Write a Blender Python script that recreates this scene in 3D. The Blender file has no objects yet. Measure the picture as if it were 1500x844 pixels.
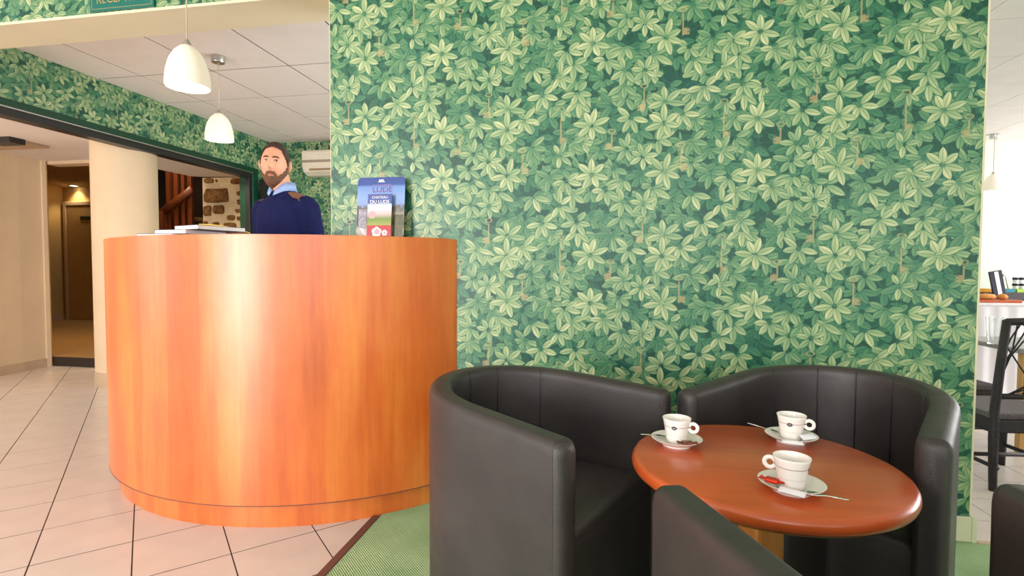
import bpy, bmesh, math, random
from mathutils import Vector, Matrix
random.seed(7)
PI = math.pi
scene = bpy.context.scene
C = scene.collection

# ------------------------------------------------------------------ camera
CAMY = -2.171
def cam_basis(yaw, pitch, roll):
    fwd = Vector((-math.sin(yaw), math.cos(yaw), 0)); right = Vector((math.cos(yaw), math.sin(yaw), 0)); up = Vector((0, 0, 1))
    f2 = fwd*math.cos(pitch) - up*math.sin(pitch); u2 = up*math.cos(pitch) + fwd*math.sin(pitch)
    r3 = right*math.cos(roll) + u2*math.sin(roll); u3 = u2*math.cos(roll) - right*math.sin(roll)
    return r3, u3, f2
FPX = 775.0
r_, u_, f_ = cam_basis(.1791, .03855, .0038)
cd = bpy.data.cameras.new('camera'); cam = bpy.data.objects.new('camera', cd); C.objects.link(cam)
cd.sensor_width = 36.0; cd.lens = 36.0*FPX/1500; cd.clip_start = .02
mw = Matrix.Identity(4)
for i in range(3):
    mw[i][0] = r_[i]; mw[i][1] = u_[i]; mw[i][2] = -f_[i]
mw[0][3], mw[1][3], mw[2][3] = 0, CAMY, 1.0
cam.matrix_world = mw
scene.camera = cam

# ------------------------------------------------------------------ world, daylight, exposure
scene.view_settings.view_transform = 'Standard'; scene.view_settings.look = 'None'
scene.view_settings.gamma = 1.0; scene.view_settings.use_curve_mapping = False
scene.view_settings.exposure = 0.15
w = bpy.data.worlds.new('World'); scene.world = w; w.use_nodes = True
w.node_tree.nodes['Background'].inputs[0].default_value = (.80, .90, 1.0, 1); w.node_tree.nodes['Background'].inputs[1].default_value = 1.2

def area(name, loc, aim, sx, sy, power, col=(1, 1, 1)):
    l = bpy.data.lights.new(name, 'AREA'); l.shape = 'RECTANGLE'; l.size = sx; l.size_y = sy; l.energy = power; l.color = col
    o = bpy.data.objects.new(name, l); C.objects.link(o); o.location = loc
    o.rotation_euler = (Vector(aim)-Vector(loc)).to_track_quat('-Z', 'Y').to_euler()
    return o
DAY = (1.0, .985, .97)
# daylight entering through the windows behind the photographer and in the dining room, plus added fill
area('daylight_entrance', (-3.0, -4.93, 1.15), (-3.0, 0, 1.15), 1.5, 2.0, 180, DAY)
area('daylight_window', (.15, -4.93, 1.55), (.15, 0, 1.45), 2.5, 1.5, 50, DAY)
area('daylight_window', (3.4, -4.93, 1.55), (3.4, 0, 1.45), 2.0, 1.5, 32, DAY)
area('fill_side', (-7.12, -3.1, 1.2), (0, -2.6, 1.0), 2.6, 1.9, 34, DAY)  # added side light for the chairs and counter, source unseen
area('fill_office', (1.30, 1.80, 1.45), (-4, 1.80, 1.6), 2.2, 1.3, 85, DAY)  # added fill for the reception, from an invented office window
area('daylight_dining', (6.68, 2.6, 1.3), (0, 2.6, 1.0), 3.4, 1.9, 150, DAY)

# ------------------------------------------------------------------ node helpers
class NB:
    def __init__(s, nt): s.nt = nt
    def n(s, t, **kw):
        x = s.nt.nodes.new(t)
        for k, v in kw.items(): setattr(x, k, v)
        return x
    def lk(s, a, sock):
        if hasattr(a, 'links'): s.nt.links.new(a, sock)
        else: sock.default_value = a
    def m(s, op, a, b=None, c=None, clamp=False):
        x = s.n('ShaderNodeMath', operation=op, use_clamp=clamp)
        for i, v in enumerate((a, b, c)):
            if v is not None: s.lk(v, x.inputs[i])
        return x.outputs[0]
    def comb(s, x, y, z=0.0):
        k = s.n('ShaderNodeCombineXYZ')
        for i, v in enumerate((x, y, z)): s.lk(v, k.inputs[i])
        return k.outputs[0]
    def sep(s, v):
        k = s.n('ShaderNodeSeparateXYZ'); s.lk(v, k.inputs[0]); return k.outputs
    def ramp(s, fac, stops, interp='LINEAR'):
        k = s.n('ShaderNodeValToRGB'); r = k.color_ramp; r.interpolation = interp
        while len(r.elements) < len(stops): r.elements.new(.5)
        for i, (p, c) in enumerate(stops):
            r.elements[i].position = p
        for i, (p, c) in enumerate(stops):
            r.elements[i].color = (*c, 1) if len(c) == 3 else c
        s.lk(fac, k.inputs[0]); return k.outputs[0]
    def mixc(s, fac, a, b, mode='MIX'):
        k = s.n('ShaderNodeMix', data_type='RGBA', blend_type=mode)
        s.lk(fac, k.inputs[0]); s.lk((*a, 1) if isinstance(a, tuple) and len(a) == 3 else a, k.inputs[6]); s.lk((*b, 1) if isinstance(b, tuple) and len(b) == 3 else b, k.inputs[7])
        return k.outputs[2]
    def noise(s, vec, scale, detail=3, rough=.5, out=0):
        k = s.n('ShaderNodeTexNoise'); k.inputs['Scale'].default_value = scale; k.inputs['Detail'].default_value = detail; k.inputs['Roughness'].default_value = rough
        s.lk(vec, k.inputs['Vector']); return k.outputs[out]
    def mapping(s, vec, loc=(0, 0, 0), rot=(0, 0, 0), scale=(1, 1, 1)):
        k = s.n('ShaderNodeMapping'); s.lk(vec, k.inputs[0]); k.inputs[1].default_value = loc; k.inputs[2].default_value = rot; k.inputs[3].default_value = scale
        return k.outputs[0]
    def coord(s, which='Object'):
        return s.n('ShaderNodeTexCoord').outputs[which]
    def pos(s): return s.n('ShaderNodeNewGeometry').outputs['Position']
    def bump(s, h, strength=.2, dist=.01):
        k = s.n('ShaderNodeBump'); k.inputs['Strength'].default_value = strength; k.inputs['Distance'].default_value = dist
        s.lk(h, k.inputs['Height']); return k.outputs[0]

def srgb(r, g, b):
    f = lambda c: (c/255/12.92) if c/255 <= .04045 else ((c/255+.055)/1.055)**2.4
    return (f(r), f(g), f(b))

MATS = {}
def mat(name, col=(.8, .8, .8), rough=.5, metal=0., spec=.5, emit=None, estr=0., coat=0., trans=0., alpha=1., noise=None, bump=None, sheen=0.):
    """plain procedural material: colour varied by a noise and an optional bump"""
    if name in MATS: return MATS[name]
    m = bpy.data.materials.new(name); m.use_nodes = True; b = NB(m.node_tree)
    p = m.node_tree.nodes['Principled BSDF']
    p.inputs['Base Color'].default_value = (*col, 1); p.inputs['Roughness'].default_value = rough; p.inputs['Metallic'].default_value = metal
    p.inputs['Specular IOR Level'].default_value = spec; p.inputs['Coat Weight'].default_value = coat; p.inputs['Transmission Weight'].default_value = trans
    p.inputs['Alpha'].default_value = alpha; p.inputs['Sheen Weight'].default_value = sheen
    if emit: p.inputs['Emission Color'].default_value = (*emit, 1); p.inputs['Emission Strength'].default_value = estr
    sc, amt = noise if noise else (6., .06)
    f = b.noise(b.coord(), sc, 4)
    lo = tuple(c*(1-amt) for c in col); hi = tuple(min(1, c*(1+amt)) for c in col)
    b.lk(b.ramp(f, [(.3, lo), (.7, hi)]), p.inputs['Base Color'])
    if bump:
        b.lk(b.bump(b.noise(b.coord(), bump[0], 3), bump[1], bump[2]), p.inputs['Normal'])
    MATS[name] = m; return m

# ------------------------------------------------------------------ wallpaper: printed leaf clusters and keys on a repeat of .627 x .52 m
TW, TH = .627, .52
CL = [(-0.17, 0.4, -60, 130, 0.95, 0.75), (-0.07, 0.04, 10, 160, 0.85, 0.95), (-0.65, 0.5, -35, 95, 1.05, 0.75), (0.47, 0.2, 180, 140, 0.9, 0.85), (0.09, -0.09, 60, 180, 0.85, 0.95), (-0.39, 0.56, -30, 95, 1.05, 0.85), (-0.51, 0.45, -60, 135, 0.95, 0.95), (-0.49, 0.71, 170, 120, 0.95, 0.75), (-0.35, 1.1, -90, 70, 1, 0.92), (-0.86, 0.15, 70, 180, 1.05, 1), (-0.37, 0.38, -120, 155, 0.95, 0.95), (-0.16, 0.12, 90, 180, 1.05, 1), (0.25, 0.4, -65, 135, 1, 0.95), (0.03, -0.16, -90, 80, 0.8, 0.85), (-0.39, 0.43, -60, 150, 0.95, 0.95), (-0.05, -0.09, 180, 110, 1.15, 0.5), (-0.66, 0.63, -90, 90, 0.95, 0.8), (-0.13, -0.09, 90, 135, 1.05, 0.9), (-0.12, 0.45, -70, 125, 1, 0.95), (-0.07, 0.09, -20, 155, 0.85, 1), (-0.58, 0.55, -35, 95, 1.05, 0.9), (0.37, 0.19, -150, 150, 0.95, 0.95), (0.12, 0.12, 70, 180, 0.85, 0.95), (-0.55, 0.68, -25, 90, 1.1, 0.85), (0.54, 0.2, -100, 145, 0.95, 0.65), (0.19, 0.04, -70, 135, 0.95, 0.92), (0.17, 0.27, 90, 180, 1.05, 1), (-0.31, -0.35, -80, 130, 0.95, 0.92), (-0.63, 0.07, -110, 120, 1, 0.88), (-0.13, 0.3, 80, 180, 1.05, 1)]
MX = sum(c[0] for c in CL)/30; MY = sum(c[1] for c in CL)/30
CX, CY = TW/6, TH/5

def leaf_shade(b, lx, ly, phi, span, size, bright, seed):
    """one printed cluster: returns (mask, shade)"""
    r = b.m('SQRT', b.m('ADD', b.m('MULTIPLY', lx, lx), b.m('MULTIPLY', ly, ly)))
    ang = b.m('WRAP', b.m('SUBTRACT', b.m('ARCTAN2', ly, lx), phi), PI, -PI)
    k = b.m('ROUND', b.m('DIVIDE', ang, PI/3.5))
    a = b.m('SUBTRACT', ang, b.m('MULTIPLY', k, PI/3.5))
    vis = b.m('LESS_THAN', b.m('MULTIPLY', b.m('ABSOLUTE', k), PI/3.5), span)
    wn = b.n('ShaderNodeTexWhiteNoise', noise_dimensions='2D'); b.lk(b.comb(k, seed), wn.inputs['Vector'])
    h1, h2, h3 = b.sep(wn.outputs['Color'])
    a = b.m('ADD', a, b.m('MULTIPLY_ADD', h3, .24, -.12))
    al = b.m('MULTIPLY', r, b.m('COSINE', a)); ac = b.m('MULTIPLY', r, b.m('SINE', a))
    ln = b.m('MULTIPLY', size, b.m('MULTIPLY_ADD', h1, .020, .048))
    t = b.m('DIVIDE', b.m('SUBTRACT', al, .008), ln, clamp=True)
    wd = b.m('MULTIPLY', b.m('MULTIPLY', size, .0150), b.m('POWER', b.m('SINE', b.m('MULTIPLY', b.m('POWER', t, .92), PI)), .72))
    q = b.m('DIVIDE', b.m('ABSOLUTE', ac), b.m('MAXIMUM', wd, .0003))
    inside = b.m('MULTIPLY', b.m('LESS_THAN', q, 1.0), vis)
    edge = b.n('ShaderNodeMapRange', interpolation_type='SMOOTHSTEP'); b.lk(q, edge.inputs[0])
    for i, v in ((1, .70), (2, 1.0), (3, 1.0), (4, .20)): edge.inputs[i].default_value = v
    rib = b.m('MULTIPLY_ADD', b.m('LESS_THAN', b.m('ABSOLUTE', ac), .0010), -.42, 1.0)
    side = b.m('MULTIPLY_ADD', b.m('GREATER_THAN', ac, 0.0), -.12, 1.0)
    base = b.m('MULTIPLY_ADD', t, .22, .82)
    tone = b.m('MULTIPLY', bright, b.m('MULTIPLY_ADD', h2, .22, .82))
    sh = b.m('MULTIPLY', b.m('MULTIPLY', tone, base), b.m('MULTIPLY', edge.outputs[0], b.m('MULTIPLY', rib, side)))
    return inside, sh

def grp_cluster():
    g = bpy.data.node_groups.new('leaf_cluster', 'ShaderNodeTree')
    for nm in ('U', 'V', 'DX', 'DY', 'PrevShade', 'PrevRank'): g.interface.new_socket(nm, in_out='INPUT', socket_type='NodeSocketFloat')
    for nm in ('Shade', 'Rank'): g.interface.new_socket(nm, in_out='OUTPUT', socket_type='NodeSocketFloat')
    b = NB(g); gi = b.n('NodeGroupInput'); go = b.n('NodeGroupOutput')
    U, V, DX, DY, PS, PR = gi.outputs[:6]
    cx = b.m('ADD', b.m('FLOOR', U), DX); cy = b.m('ADD', b.m('FLOOR', V), DY)
    wx = b.m('FLOORED_MODULO', cx, 6.0); wy = b.m('FLOORED_MODULO', cy, 5.0)
    idx = b.m('MULTIPLY_ADD', wy, 6.0, wx)
    fac = b.m('DIVIDE', b.m('ADD', idx, .5), 30.0)
    s1 = [(i/30, ((c[0]-MX)/2+.5, (c[1]-MY)/2+.5, (c[2] % 360)/360)) for i, c in enumerate(CL)]
    s2 = [(i/30, ((c[3]*(1 if c[3] >= 175 else .74)+8)/200, c[4]/2, c[5])) for i, c in enumerate(CL)]
    ox, oy, ph = b.sep(b.ramp(fac, s1, 'CONSTANT')); sp, sz, br = b.sep(b.ramp(fac, s2, 'CONSTANT'))
    lx = b.m('MULTIPLY', b.m('SUBTRACT', U, b.m('ADD', cx, b.m('MULTIPLY_ADD', ox, 2.0, -.5))), CX)
    ly = b.m('MULTIPLY', b.m('SUBTRACT', V, b.m('ADD', cy, b.m('MULTIPLY_ADD', oy, 2.0, -.5))), CY)
    ins, sh = leaf_shade(b, lx, ly, b.m('MULTIPLY', ph, 2*PI), b.m('MULTIPLY', sp, 200*PI/180), b.m('MULTIPLY', sz, 2.0), br, b.m('ADD', idx, .37))
    rank = b.m('MULTIPLY', ins, b.m('MULTIPLY_ADD', idx, .0007, br))
    take = b.m('GREATER_THAN', rank, PR)
    mx = b.n('ShaderNodeMix', data_type='FLOAT'); b.lk(take, mx.inputs[0]); b.lk(PS, mx.inputs[2]); b.lk(sh, mx.inputs[3])
    b.lk(mx.outputs[0], go.inputs[0]); b.lk(b.m('MAXIMUM', rank, PR), go.inputs[1])
    return g
GC = grp_cluster()

def wallpaper(name, ax):
    m = bpy.data.materials.new(name); m.use_nodes = True; b = NB(m.node_tree); p = m.node_tree.nodes['Principled BSDF']
    P = b.sep(b.pos())
    x = P[0] if ax == 'x' else P[1]; z = P[2]
    # dark undergrowth: two layers of random clusters
    shade = b.m('MULTIPLY_ADD', b.noise(b.comb(x, z), 9.0, 2), .16, .02)
    for sc, off, lo, hi, kill, lsz in ((8.8, 3.1, .12, .28, -.1, 1.25), (10.0, 9.7, .28, .50, -.1, 1.1), (10.8, 17.3, .42, .72, .08, 1.0), (11.2, 29.9, .56, .90, .30, .95)):
        v = b.n('ShaderNodeTexVoronoi', voronoi_dimensions='2D'); v.inputs['Scale'].default_value = 1.0; v.inputs['Randomness'].default_value = .8
        xs = b.m('MULTIPLY_ADD', x, sc, off); zs = b.m('MULTIPLY_ADD', z, sc, off*1.7)
        b.lk(b.comb(xs, zs), v.inputs['Vector'])
        vp = b.sep(v.outputs['Position']); vc = b.sep(v.outputs['Color'])
        lx = b.m('DIVIDE', b.m('SUBTRACT', xs, vp[0]), sc); ly = b.m('DIVIDE', b.m('SUBTRACT', zs, vp[1]), sc)
        ins, sh = leaf_shade(b, lx, ly, b.m('MULTIPLY_ADD', vc[0], 1.6, -2.4), 2.1, lsz, b.m('MULTIPLY_ADD', vc[1], hi-lo, lo), b.m('MULTIPLY', vc[2], 37.0))
        ins = b.m('MULTIPLY', ins, b.m('GREATER_THAN', vc[2], kill))
        mx = b.n('ShaderNodeMix', data_type='FLOAT'); b.lk(ins, mx.inputs[0]); b.lk(shade, mx.inputs[2]); b.lk(sh, mx.inputs[3]); shade = mx.outputs[0]
    U = b.m('DIVIDE', b.m('SUBTRACT', x, -.348+MX*CX), CX); V = b.m('DIVIDE', b.m('SUBTRACT', z, 1.40+MY*CY), CY)
    rank = 0.0
    for dy in (-1, 0, 1):
        for dx in (-1, 0, 1):
            g = b.n('ShaderNodeGroup'); g.node_tree = GC
            for i, s in enumerate((U, V, float(dx), float(dy), shade, rank)): b.lk(s, g.inputs[i])
            shade, rank = g.outputs[0], g.outputs[1]
    col = b.ramp(shade, [(0.0, srgb(2, 54, 44)), (.14, srgb(14, 80, 62)), (.32, srgb(54, 116, 84)), (.55, srgb(102, 144, 102)), (.78, srgb(158, 176, 128)), (1.0, srgb(202, 204, 158))])
    # bluish teal drift of the ground print
    teal = b.m('MULTIPLY', b.m('SUBTRACT', b.noise(b.comb(x, z, 4.0), 5.0, 2), .5), b.m('SUBTRACT', .9, shade), clamp=True)
    col = b.mixc(b.m('MULTIPLY', teal, 1.6, clamp=True), col, srgb(18, 92, 92))
    # brass keys hanging between the clusters: (tile u, tile v of the bit, length, mirrored)
    for ku, kv, L, sg in ((.012, -.005, .085, 1), (.555, .165, .062, -1), (.262, .22, .13, 1), (.752, .45, .085, -1)):
        du = b.m('MULTIPLY', b.m('WRAP', b.m('SUBTRACT', x, -.348+ku*TW), TW/2, -TW/2), float(sg)); dv = b.m('WRAP', b.m('SUBTRACT', z, 1.40+kv*TH), TH/2, -TH/2)
        shaft = b.m('MULTIPLY', b.m('LESS_THAN', b.m('ABSOLUTE', b.m('ADD', du, .010)), .0030), b.m('LESS_THAN', b.m('ABSOLUTE', b.m('SUBTRACT', dv, L/2-.015)), L/2))
        bit = b.m('MULTIPLY', b.m('LESS_THAN', b.m('ABSOLUTE', b.m('SUBTRACT', du, .003)), .0115), b.m('LESS_THAN', b.m('ABSOLUTE', dv), .013))
        notch = b.m('MULTIPLY', b.m('LESS_THAN', b.m('ABSOLUTE', b.m('SUBTRACT', du, .010)), .0035), b.m('LESS_THAN', b.m('PINGPONG', b.m('ADD', dv, .002), .006), .0016))
        bit = b.m('MULTIPLY', bit, b.m('SUBTRACT', 1.0, notch))
        bv = b.m('SUBTRACT', dv, L-.002); rr = b.m('SQRT', b.m('ADD', b.m('POWER', b.m('ADD', du, .010), 2.0), b.m('MULTIPLY', b.m('POWER', bv, 2.0), 2.6)))
        ring = b.m('LESS_THAN', b.m('ABSOLUTE', b.m('SUBTRACT', rr, .013)), .0026)
        key = b.m('MAXIMUM', b.m('MAXIMUM', shaft, bit), ring)
        key = b.m('MULTIPLY', key, b.m('LESS_THAN', rank, .8))
        col = b.mixc(b.m('MULTIPLY', key, .6), col, srgb(186, 164, 116))
    b.lk(col, p.inputs['Base Color'])
    p.inputs['Roughness'].default_value = .38; p.inputs['Specular IOR Level'].default_value = .48
    b.lk(b.bump(b.noise(b.pos(), 260, 2), .06, .002), p.inputs['Normal'])
    return m
WPX = wallpaper('wallpaper_leaves_and_keys', 'x'); WPY = wallpaper('wallpaper_leaves_and_keys_side', 'y')

# ------------------------------------------------------------------ other materials
def wood(name, cols, axis='z', scale=1., rough=.3, coat=.2, strips=None, spec=.5):
    m = bpy.data.materials.new(name); m.use_nodes = True; b = NB(m.node_tree); p = m.node_tree.nodes['Principled BSDF']
    st = {'z': (9, 9, .7), 'x': (.7, 9, 9), 'y': (9, .7, 9)}[axis]
    v = b.coord()
    mp = b.mapping(v, scale=tuple(s*scale for s in st))
    n1 = b.noise(mp, 1.0, 6, .6); n2 = b.noise(b.mapping(v, scale=tuple(s*scale*6 for s in st)), 1.0, 3)
    f = b.m('MULTIPLY_ADD', n2, .25, b.m('MULTIPLY', n1, .85))
    if strips:
        s = b.sep(v); ang = b.m('ARCTAN2', s[1], s[0]); k = b.m('FLOOR', b.m('MULTIPLY', ang, strips))
        wn = b.n('ShaderNodeTexWhiteNoise', noise_dimensions='1D'); b.lk(k, wn.inputs['W'])
        f = b.m('ADD', f, b.m('MULTIPLY_ADD', wn.outputs['Value'], .13, -.065))
        # flame figure running up the sheets
        bl = b.noise(b.mapping(v, scale=(5, 5, 2.2)), 1.0, 4, .6)
        f = b.m('ADD', f, b.m('MULTIPLY_ADD', bl, .5, -.25))
    c = b.ramp(f, [(.25, cols[0]), (.5, cols[1]), (.78, cols[2])])
    b.lk(c, p.inputs['Base Color']); p.inputs['Roughness'].default_value = rough; p.inputs['Coat Weight'].default_value = coat; p.inputs['Coat Roughness'].default_value = .34
    p.inputs['Specular IOR Level'].default_value = spec
    return m
M_counter = wood('cherry_veneer', (srgb(178, 76, 22), srgb(214, 104, 36), srgb(232, 138, 58)), 'z', .8, .38, .8, strips=7.0)
M_table = wood('cherry_tabletop', (srgb(150, 58, 20), srgb(190, 82, 34), srgb(206, 102, 48)), 'x', .8, .26, .3)
M_pale = wood('pale_beech', (srgb(196, 140, 76), srgb(222, 172, 104), srgb(232, 190, 126)), 'z', 1.0, .4, .1)
M_dwood = wood('red_stained_wood', (srgb(62, 26, 10), srgb(110, 52, 22), srgb(140, 72, 34)), 'z', 1.0, .45, .1)

def leather_mat():
    m = bpy.data.materials.new('black_leather'); m.use_nodes = True; b = NB(m.node_tree); p = m.node_tree.nodes['Principled BSDF']
    v = b.coord()
    b.lk(b.ramp(b.noise(v, 5, 5, .6), [(.3, (.027, .022, .023)), (.7, (.048, .040, .039))]), p.inputs['Base Color'])
    b.lk(b.m('MULTIPLY_ADD', b.noise(v, 14, 4), .22, .36), p.inputs['Roughness'])
    vor = b.n('ShaderNodeTexVoronoi'); vor.inputs['Scale'].default_value = 420; b.lk(v, vor.inputs['Vector'])
    h = b.m('MULTIPLY_ADD', vor.outputs['Distance'], .25, b.m('MULTIPLY', b.noise(v, 9, 3), 1.5))
    b.lk(b.bump(h, .22, .006), p.inputs['Normal']); p.inputs['Specular IOR Level'].default_value = .55
    return m
M_leather = leather_mat()

def carpet_mat():
    m = bpy.data.materials.new('green_carpet'); m.use_nodes = True; b = NB(m.node_tree); p = m.node_tree.nodes['Principled BSDF']
    v = b.pos(); s = b.sep(v)
    d = b.m('ADD', s[0], b.m('MULTIPLY', s[1], 1.0))
    rib = b.m('SINE', b.m('MULTIPLY', d, 620.0))
    rib2 = b.m('SINE', b.m('MULTIPLY', b.m('SUBTRACT', s[0], s[1]), 900.0))
    f = b.m('ADD', b.m('MULTIPLY', b.noise(v, 5, 4), .55), b.m('MULTIPLY', b.noise(v, 160, 2), .45))
    f = b.m('ADD', f, b.m('MULTIPLY_ADD', rib, .05, b.m('MULTIPLY', rib2, .03)))
    b.lk(b.ramp(f, [(.3, srgb(136, 168, 122)), (.5, srgb(164, 194, 146)), (.72, srgb(190, 214, 172))]), p.inputs['Base Color'])
    p.inputs['Roughness'].default_value = .95; p.inputs['Specular IOR Level'].default_value = .1
    b.lk(b.bump(b.m('ADD', rib, b.noise(v, 300, 2)), .4, .003), p.inputs['Normal'])
    return m
M_carpet = carpet_mat()
M_plaster = mat('cream_plaster', srgb(216, 192, 162), .85, spec=.2, noise=(4, .04), bump=(30, .08, .01))
M_soffit = mat('soffit_paint', srgb(224, 214, 184), .7, spec=.25, noise=(3, .03))
M_wallpaint = mat('pale_green_paint', srgb(226, 234, 222), .8, spec=.2, noise=(2, .02))
M_ceilw = mat('white_ceiling_paint', srgb(230, 220, 216), .85, spec=.2, noise=(3, .02))
M_tileceil = mat('ceiling_panel', srgb(242, 232, 228), .8, spec=.2, noise=(5, .025), bump=(120, .05, .004))
M_grid = mat('ceiling_grid_shadow_gap', srgb(96, 84, 78), .8)
M_tile = mat('beige_floor_tile', srgb(220, 207, 198), .30, spec=.5, noise=(7, .05))
M_grout = mat('dark_grout', srgb(70, 56, 48), .9, spec=.1)
M_tan = mat('tan_skirting_tile', srgb(190, 164, 138), .5)
M_frame = mat('dark_green_lacquer', srgb(8, 62, 42), .35)
M_black = mat('black_metal', (.012, .012, .012), .4)
M_base = mat('cream_baseboard', srgb(214, 214, 184), .55)
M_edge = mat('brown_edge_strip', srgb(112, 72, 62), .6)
M_metal = mat('brushed_metal', (.55, .53, .51), .32, metal=1.0)
M_steel = mat('polished_steel', (.72, .70, .68), .16, metal=1.0)
M_china = mat('white_porcelain', srgb(240, 235, 228), .18, spec=.4, coat=0., noise=(4, .01))
M_white = mat('white_paper', srgb(236, 236, 240), .6, noise=(8, .02))
M_glassw = mat('frosted_shade_glass', srgb(244, 236, 222), .4, spec=.4, emit=srgb(255, 232, 196), estr=.16, noise=(3, .01))
M_bulb = mat('lit_bulb', (1, .93, .8), .4, emit=(1, .88, .68), estr=9.0)
M_wicker = mat('dark_wicker', (.020, .016, .018), .45, noise=(60, .4), bump=(140, .6, .01))
M_wglass = mat('clear_glass', (.95, .97, .97), .03, trans=1.0, noise=(3, .005))

# ------------------------------------------------------------------ geometry helpers
def obj(name, verts, faces, m, parent=None, smooth=False, loc=None):
    me = bpy.data.meshes.new(name); me.from_pydata([tuple(v) for v in verts], [], faces); me.validate(); me.update()
    if smooth: me.polygons.foreach_set('use_smooth', [True]*len(me.polygons))
    if m: me.materials.append(m)
    o = bpy.data.objects.new(name, me); C.objects.link(o)
    if parent: o.parent = parent
    if loc: o.location = loc
    return o
def recalc(o):
    bm = bmesh.new(); bm.from_mesh(o.data); bmesh.ops.recalc_face_normals(bm, faces=bm.faces); bm.to_mesh(o.data); bm.free(); return o
def bevel(o, w, seg=2, ang=40):
    b = o.modifiers.new('bevel', 'BEVEL'); b.width = w; b.segments = seg; b.limit_method = 'ANGLE'; b.angle_limit = math.radians(ang); return o
def boxg(x0, x1, y0, y1, z0, z1):
    v = [(x, y, z) for z in (z0, z1) for y in (y0, y1) for x in (x0, x1)]
    f = [(0, 2, 3, 1), (4, 5, 7, 6), (0, 1, 5, 4), (2, 6, 7, 3), (0, 4, 6, 2), (1, 3, 7, 5)]
    return v, f
def box(name, x0, x1, y0, y1, z0, z1, m, parent=None, bev=0., seg=2):
    v, f = boxg(x0, x1, y0, y1, z0, z1); o = obj(name, v, f, m, parent)
    if bev: bevel(o, bev, seg)
    return o
def merge(parts):
    V, F = [], []
    for v, f in parts:
        n = len(V); V += list(v); F += [tuple(i+n for i in q) for q in f]
    return V, F
def prism(name, poly, z0, z1, m, parent=None, bev=0.):
    n = len(poly); v = [(x, y, z0) for x, y in poly]+[(x, y, z1) for x, y in poly]
    f = [tuple(range(n-1, -1, -1)), tuple(range(n, 2*n))]+[(i, (i+1) % n, n+(i+1) % n, n+i) for i in range(n)]
    o = recalc(obj(name, v, f, m, parent))
    if bev: bevel(o, bev)
    return o
def latheg(prof, seg=32, c=(0, 0, 0), closed=False):
    v, f = [], []; n = len(prof)
    for i in range(seg):
        a = 2*PI*i/seg
        for r, z in prof: v.append((c[0]+r*math.cos(a), c[1]+r*math.sin(a), c[2]+z))
    for i in range(seg):
        j = (i+1) % seg
        for k in range(n-1 if not closed else n):
            l = (k+1) % n; f.append((i*n+k, j*n+k, j*n+l, i*n+l))
    return v, f
def lathe(name, prof, m, parent=None, seg=32, c=(0, 0, 0), closed=False):
    v, f = latheg(prof, seg, c, closed); o = obj(name, v, f, m, parent, True)
    bm = bmesh.new(); bm.from_mesh(o.data); bmesh.ops.remove_doubles(bm, verts=bm.verts, dist=1e-6); bmesh.ops.recalc_face_normals(bm, faces=bm.faces); bm.to_mesh(o.data); bm.free()
    o.data.polygons.foreach_set('use_smooth', [True]*len(o.data.polygons))
    e = o.modifiers.new('split', 'EDGE_SPLIT'); e.split_angle = math.radians(50)
    return o
def tubeg(path, rad, seg=10, cap=True, up=None):
    """tapered tube; rad = number | list of numbers or (rx,ry)"""
    P = [Vector(p) for p in path]; n = len(P); v, f = [], []
    R = rad if isinstance(rad, (list, tuple)) else [rad]*n
    prev = None
    for i in range(n):
        t = (P[min(i+1, n-1)]-P[max(i-1, 0)]).normalized()
        if up is not None: side = Vector(up)
        elif prev is None: side = Vector((1, 0, 0)) if abs(t.x) < .8 else Vector((0, 1, 0))
        else: side = prev
        side = (side-t*side.dot(t)).normalized(); prev = side; bi = t.cross(side)
        rx, ry = (R[i] if isinstance(R[i], (tuple, list)) else (R[i], R[i]))
        for k in range(seg):
            a = 2*PI*k/seg; v.append(tuple(P[i]+side*math.cos(a)*rx+bi*math.sin(a)*ry))
    for i in range(n-1):
        for k in range(seg):
            l = (k+1) % seg; f.append((i*seg+k, i*seg+l, (i+1)*seg+l, (i+1)*seg+k))
    if cap: f += [tuple(range(seg-1, -1, -1)), tuple((n-1)*seg+k for k in range(seg))]
    return v, f
def tube(name, path, rad, m, parent=None, seg=10, up=None):
    v, f = tubeg(path, rad, seg, True, up); return recalc(obj(name, v, f, m, parent, True))
def empty(name, loc=(0, 0, 0), rz=0.):
    o = bpy.data.objects.new(name, None); C.objects.link(o); o.location = loc; o.rotation_euler = (0, 0, rz); o.empty_display_size = .1; return o
def tag(o, label, cat, group=None):
    o['label'] = label; o['category'] = cat
    if group: o['group'] = group
    return o
def struct(o, label=None, kind='structure'):
    o['kind'] = kind
    if label: o['label'] = label
    return o
def copy_tree(o, parent=None):
    c = o.copy(); C.objects.link(c)
    if parent: c.parent = parent
    for ch in list(o.children): copy_tree(ch, c)
    return c
def text(name, body, size, m, parent, loc, rot, ext=.0006, align='CENTER', xs=1.0):
    cu = bpy.data.curves.new(name, 'FONT'); cu.body = body; cu.size = size; cu.extrude = ext; cu.align_x = align; cu.align_y = 'CENTER'
    tmp = bpy.data.objects.new(name, cu); C.objects.link(tmp); dg = bpy.context.evaluated_depsgraph_get(); me = bpy.data.meshes.new_from_object(tmp.evaluated_get(dg)); bpy.data.objects.remove(tmp); me.materials.clear(); me.materials.append(m)
    o = bpy.data.objects.new(name, me); C.objects.link(o); o.parent = parent; o.location = loc; o.rotation_euler = rot; o.scale = (xs, 1, 1); return o

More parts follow.
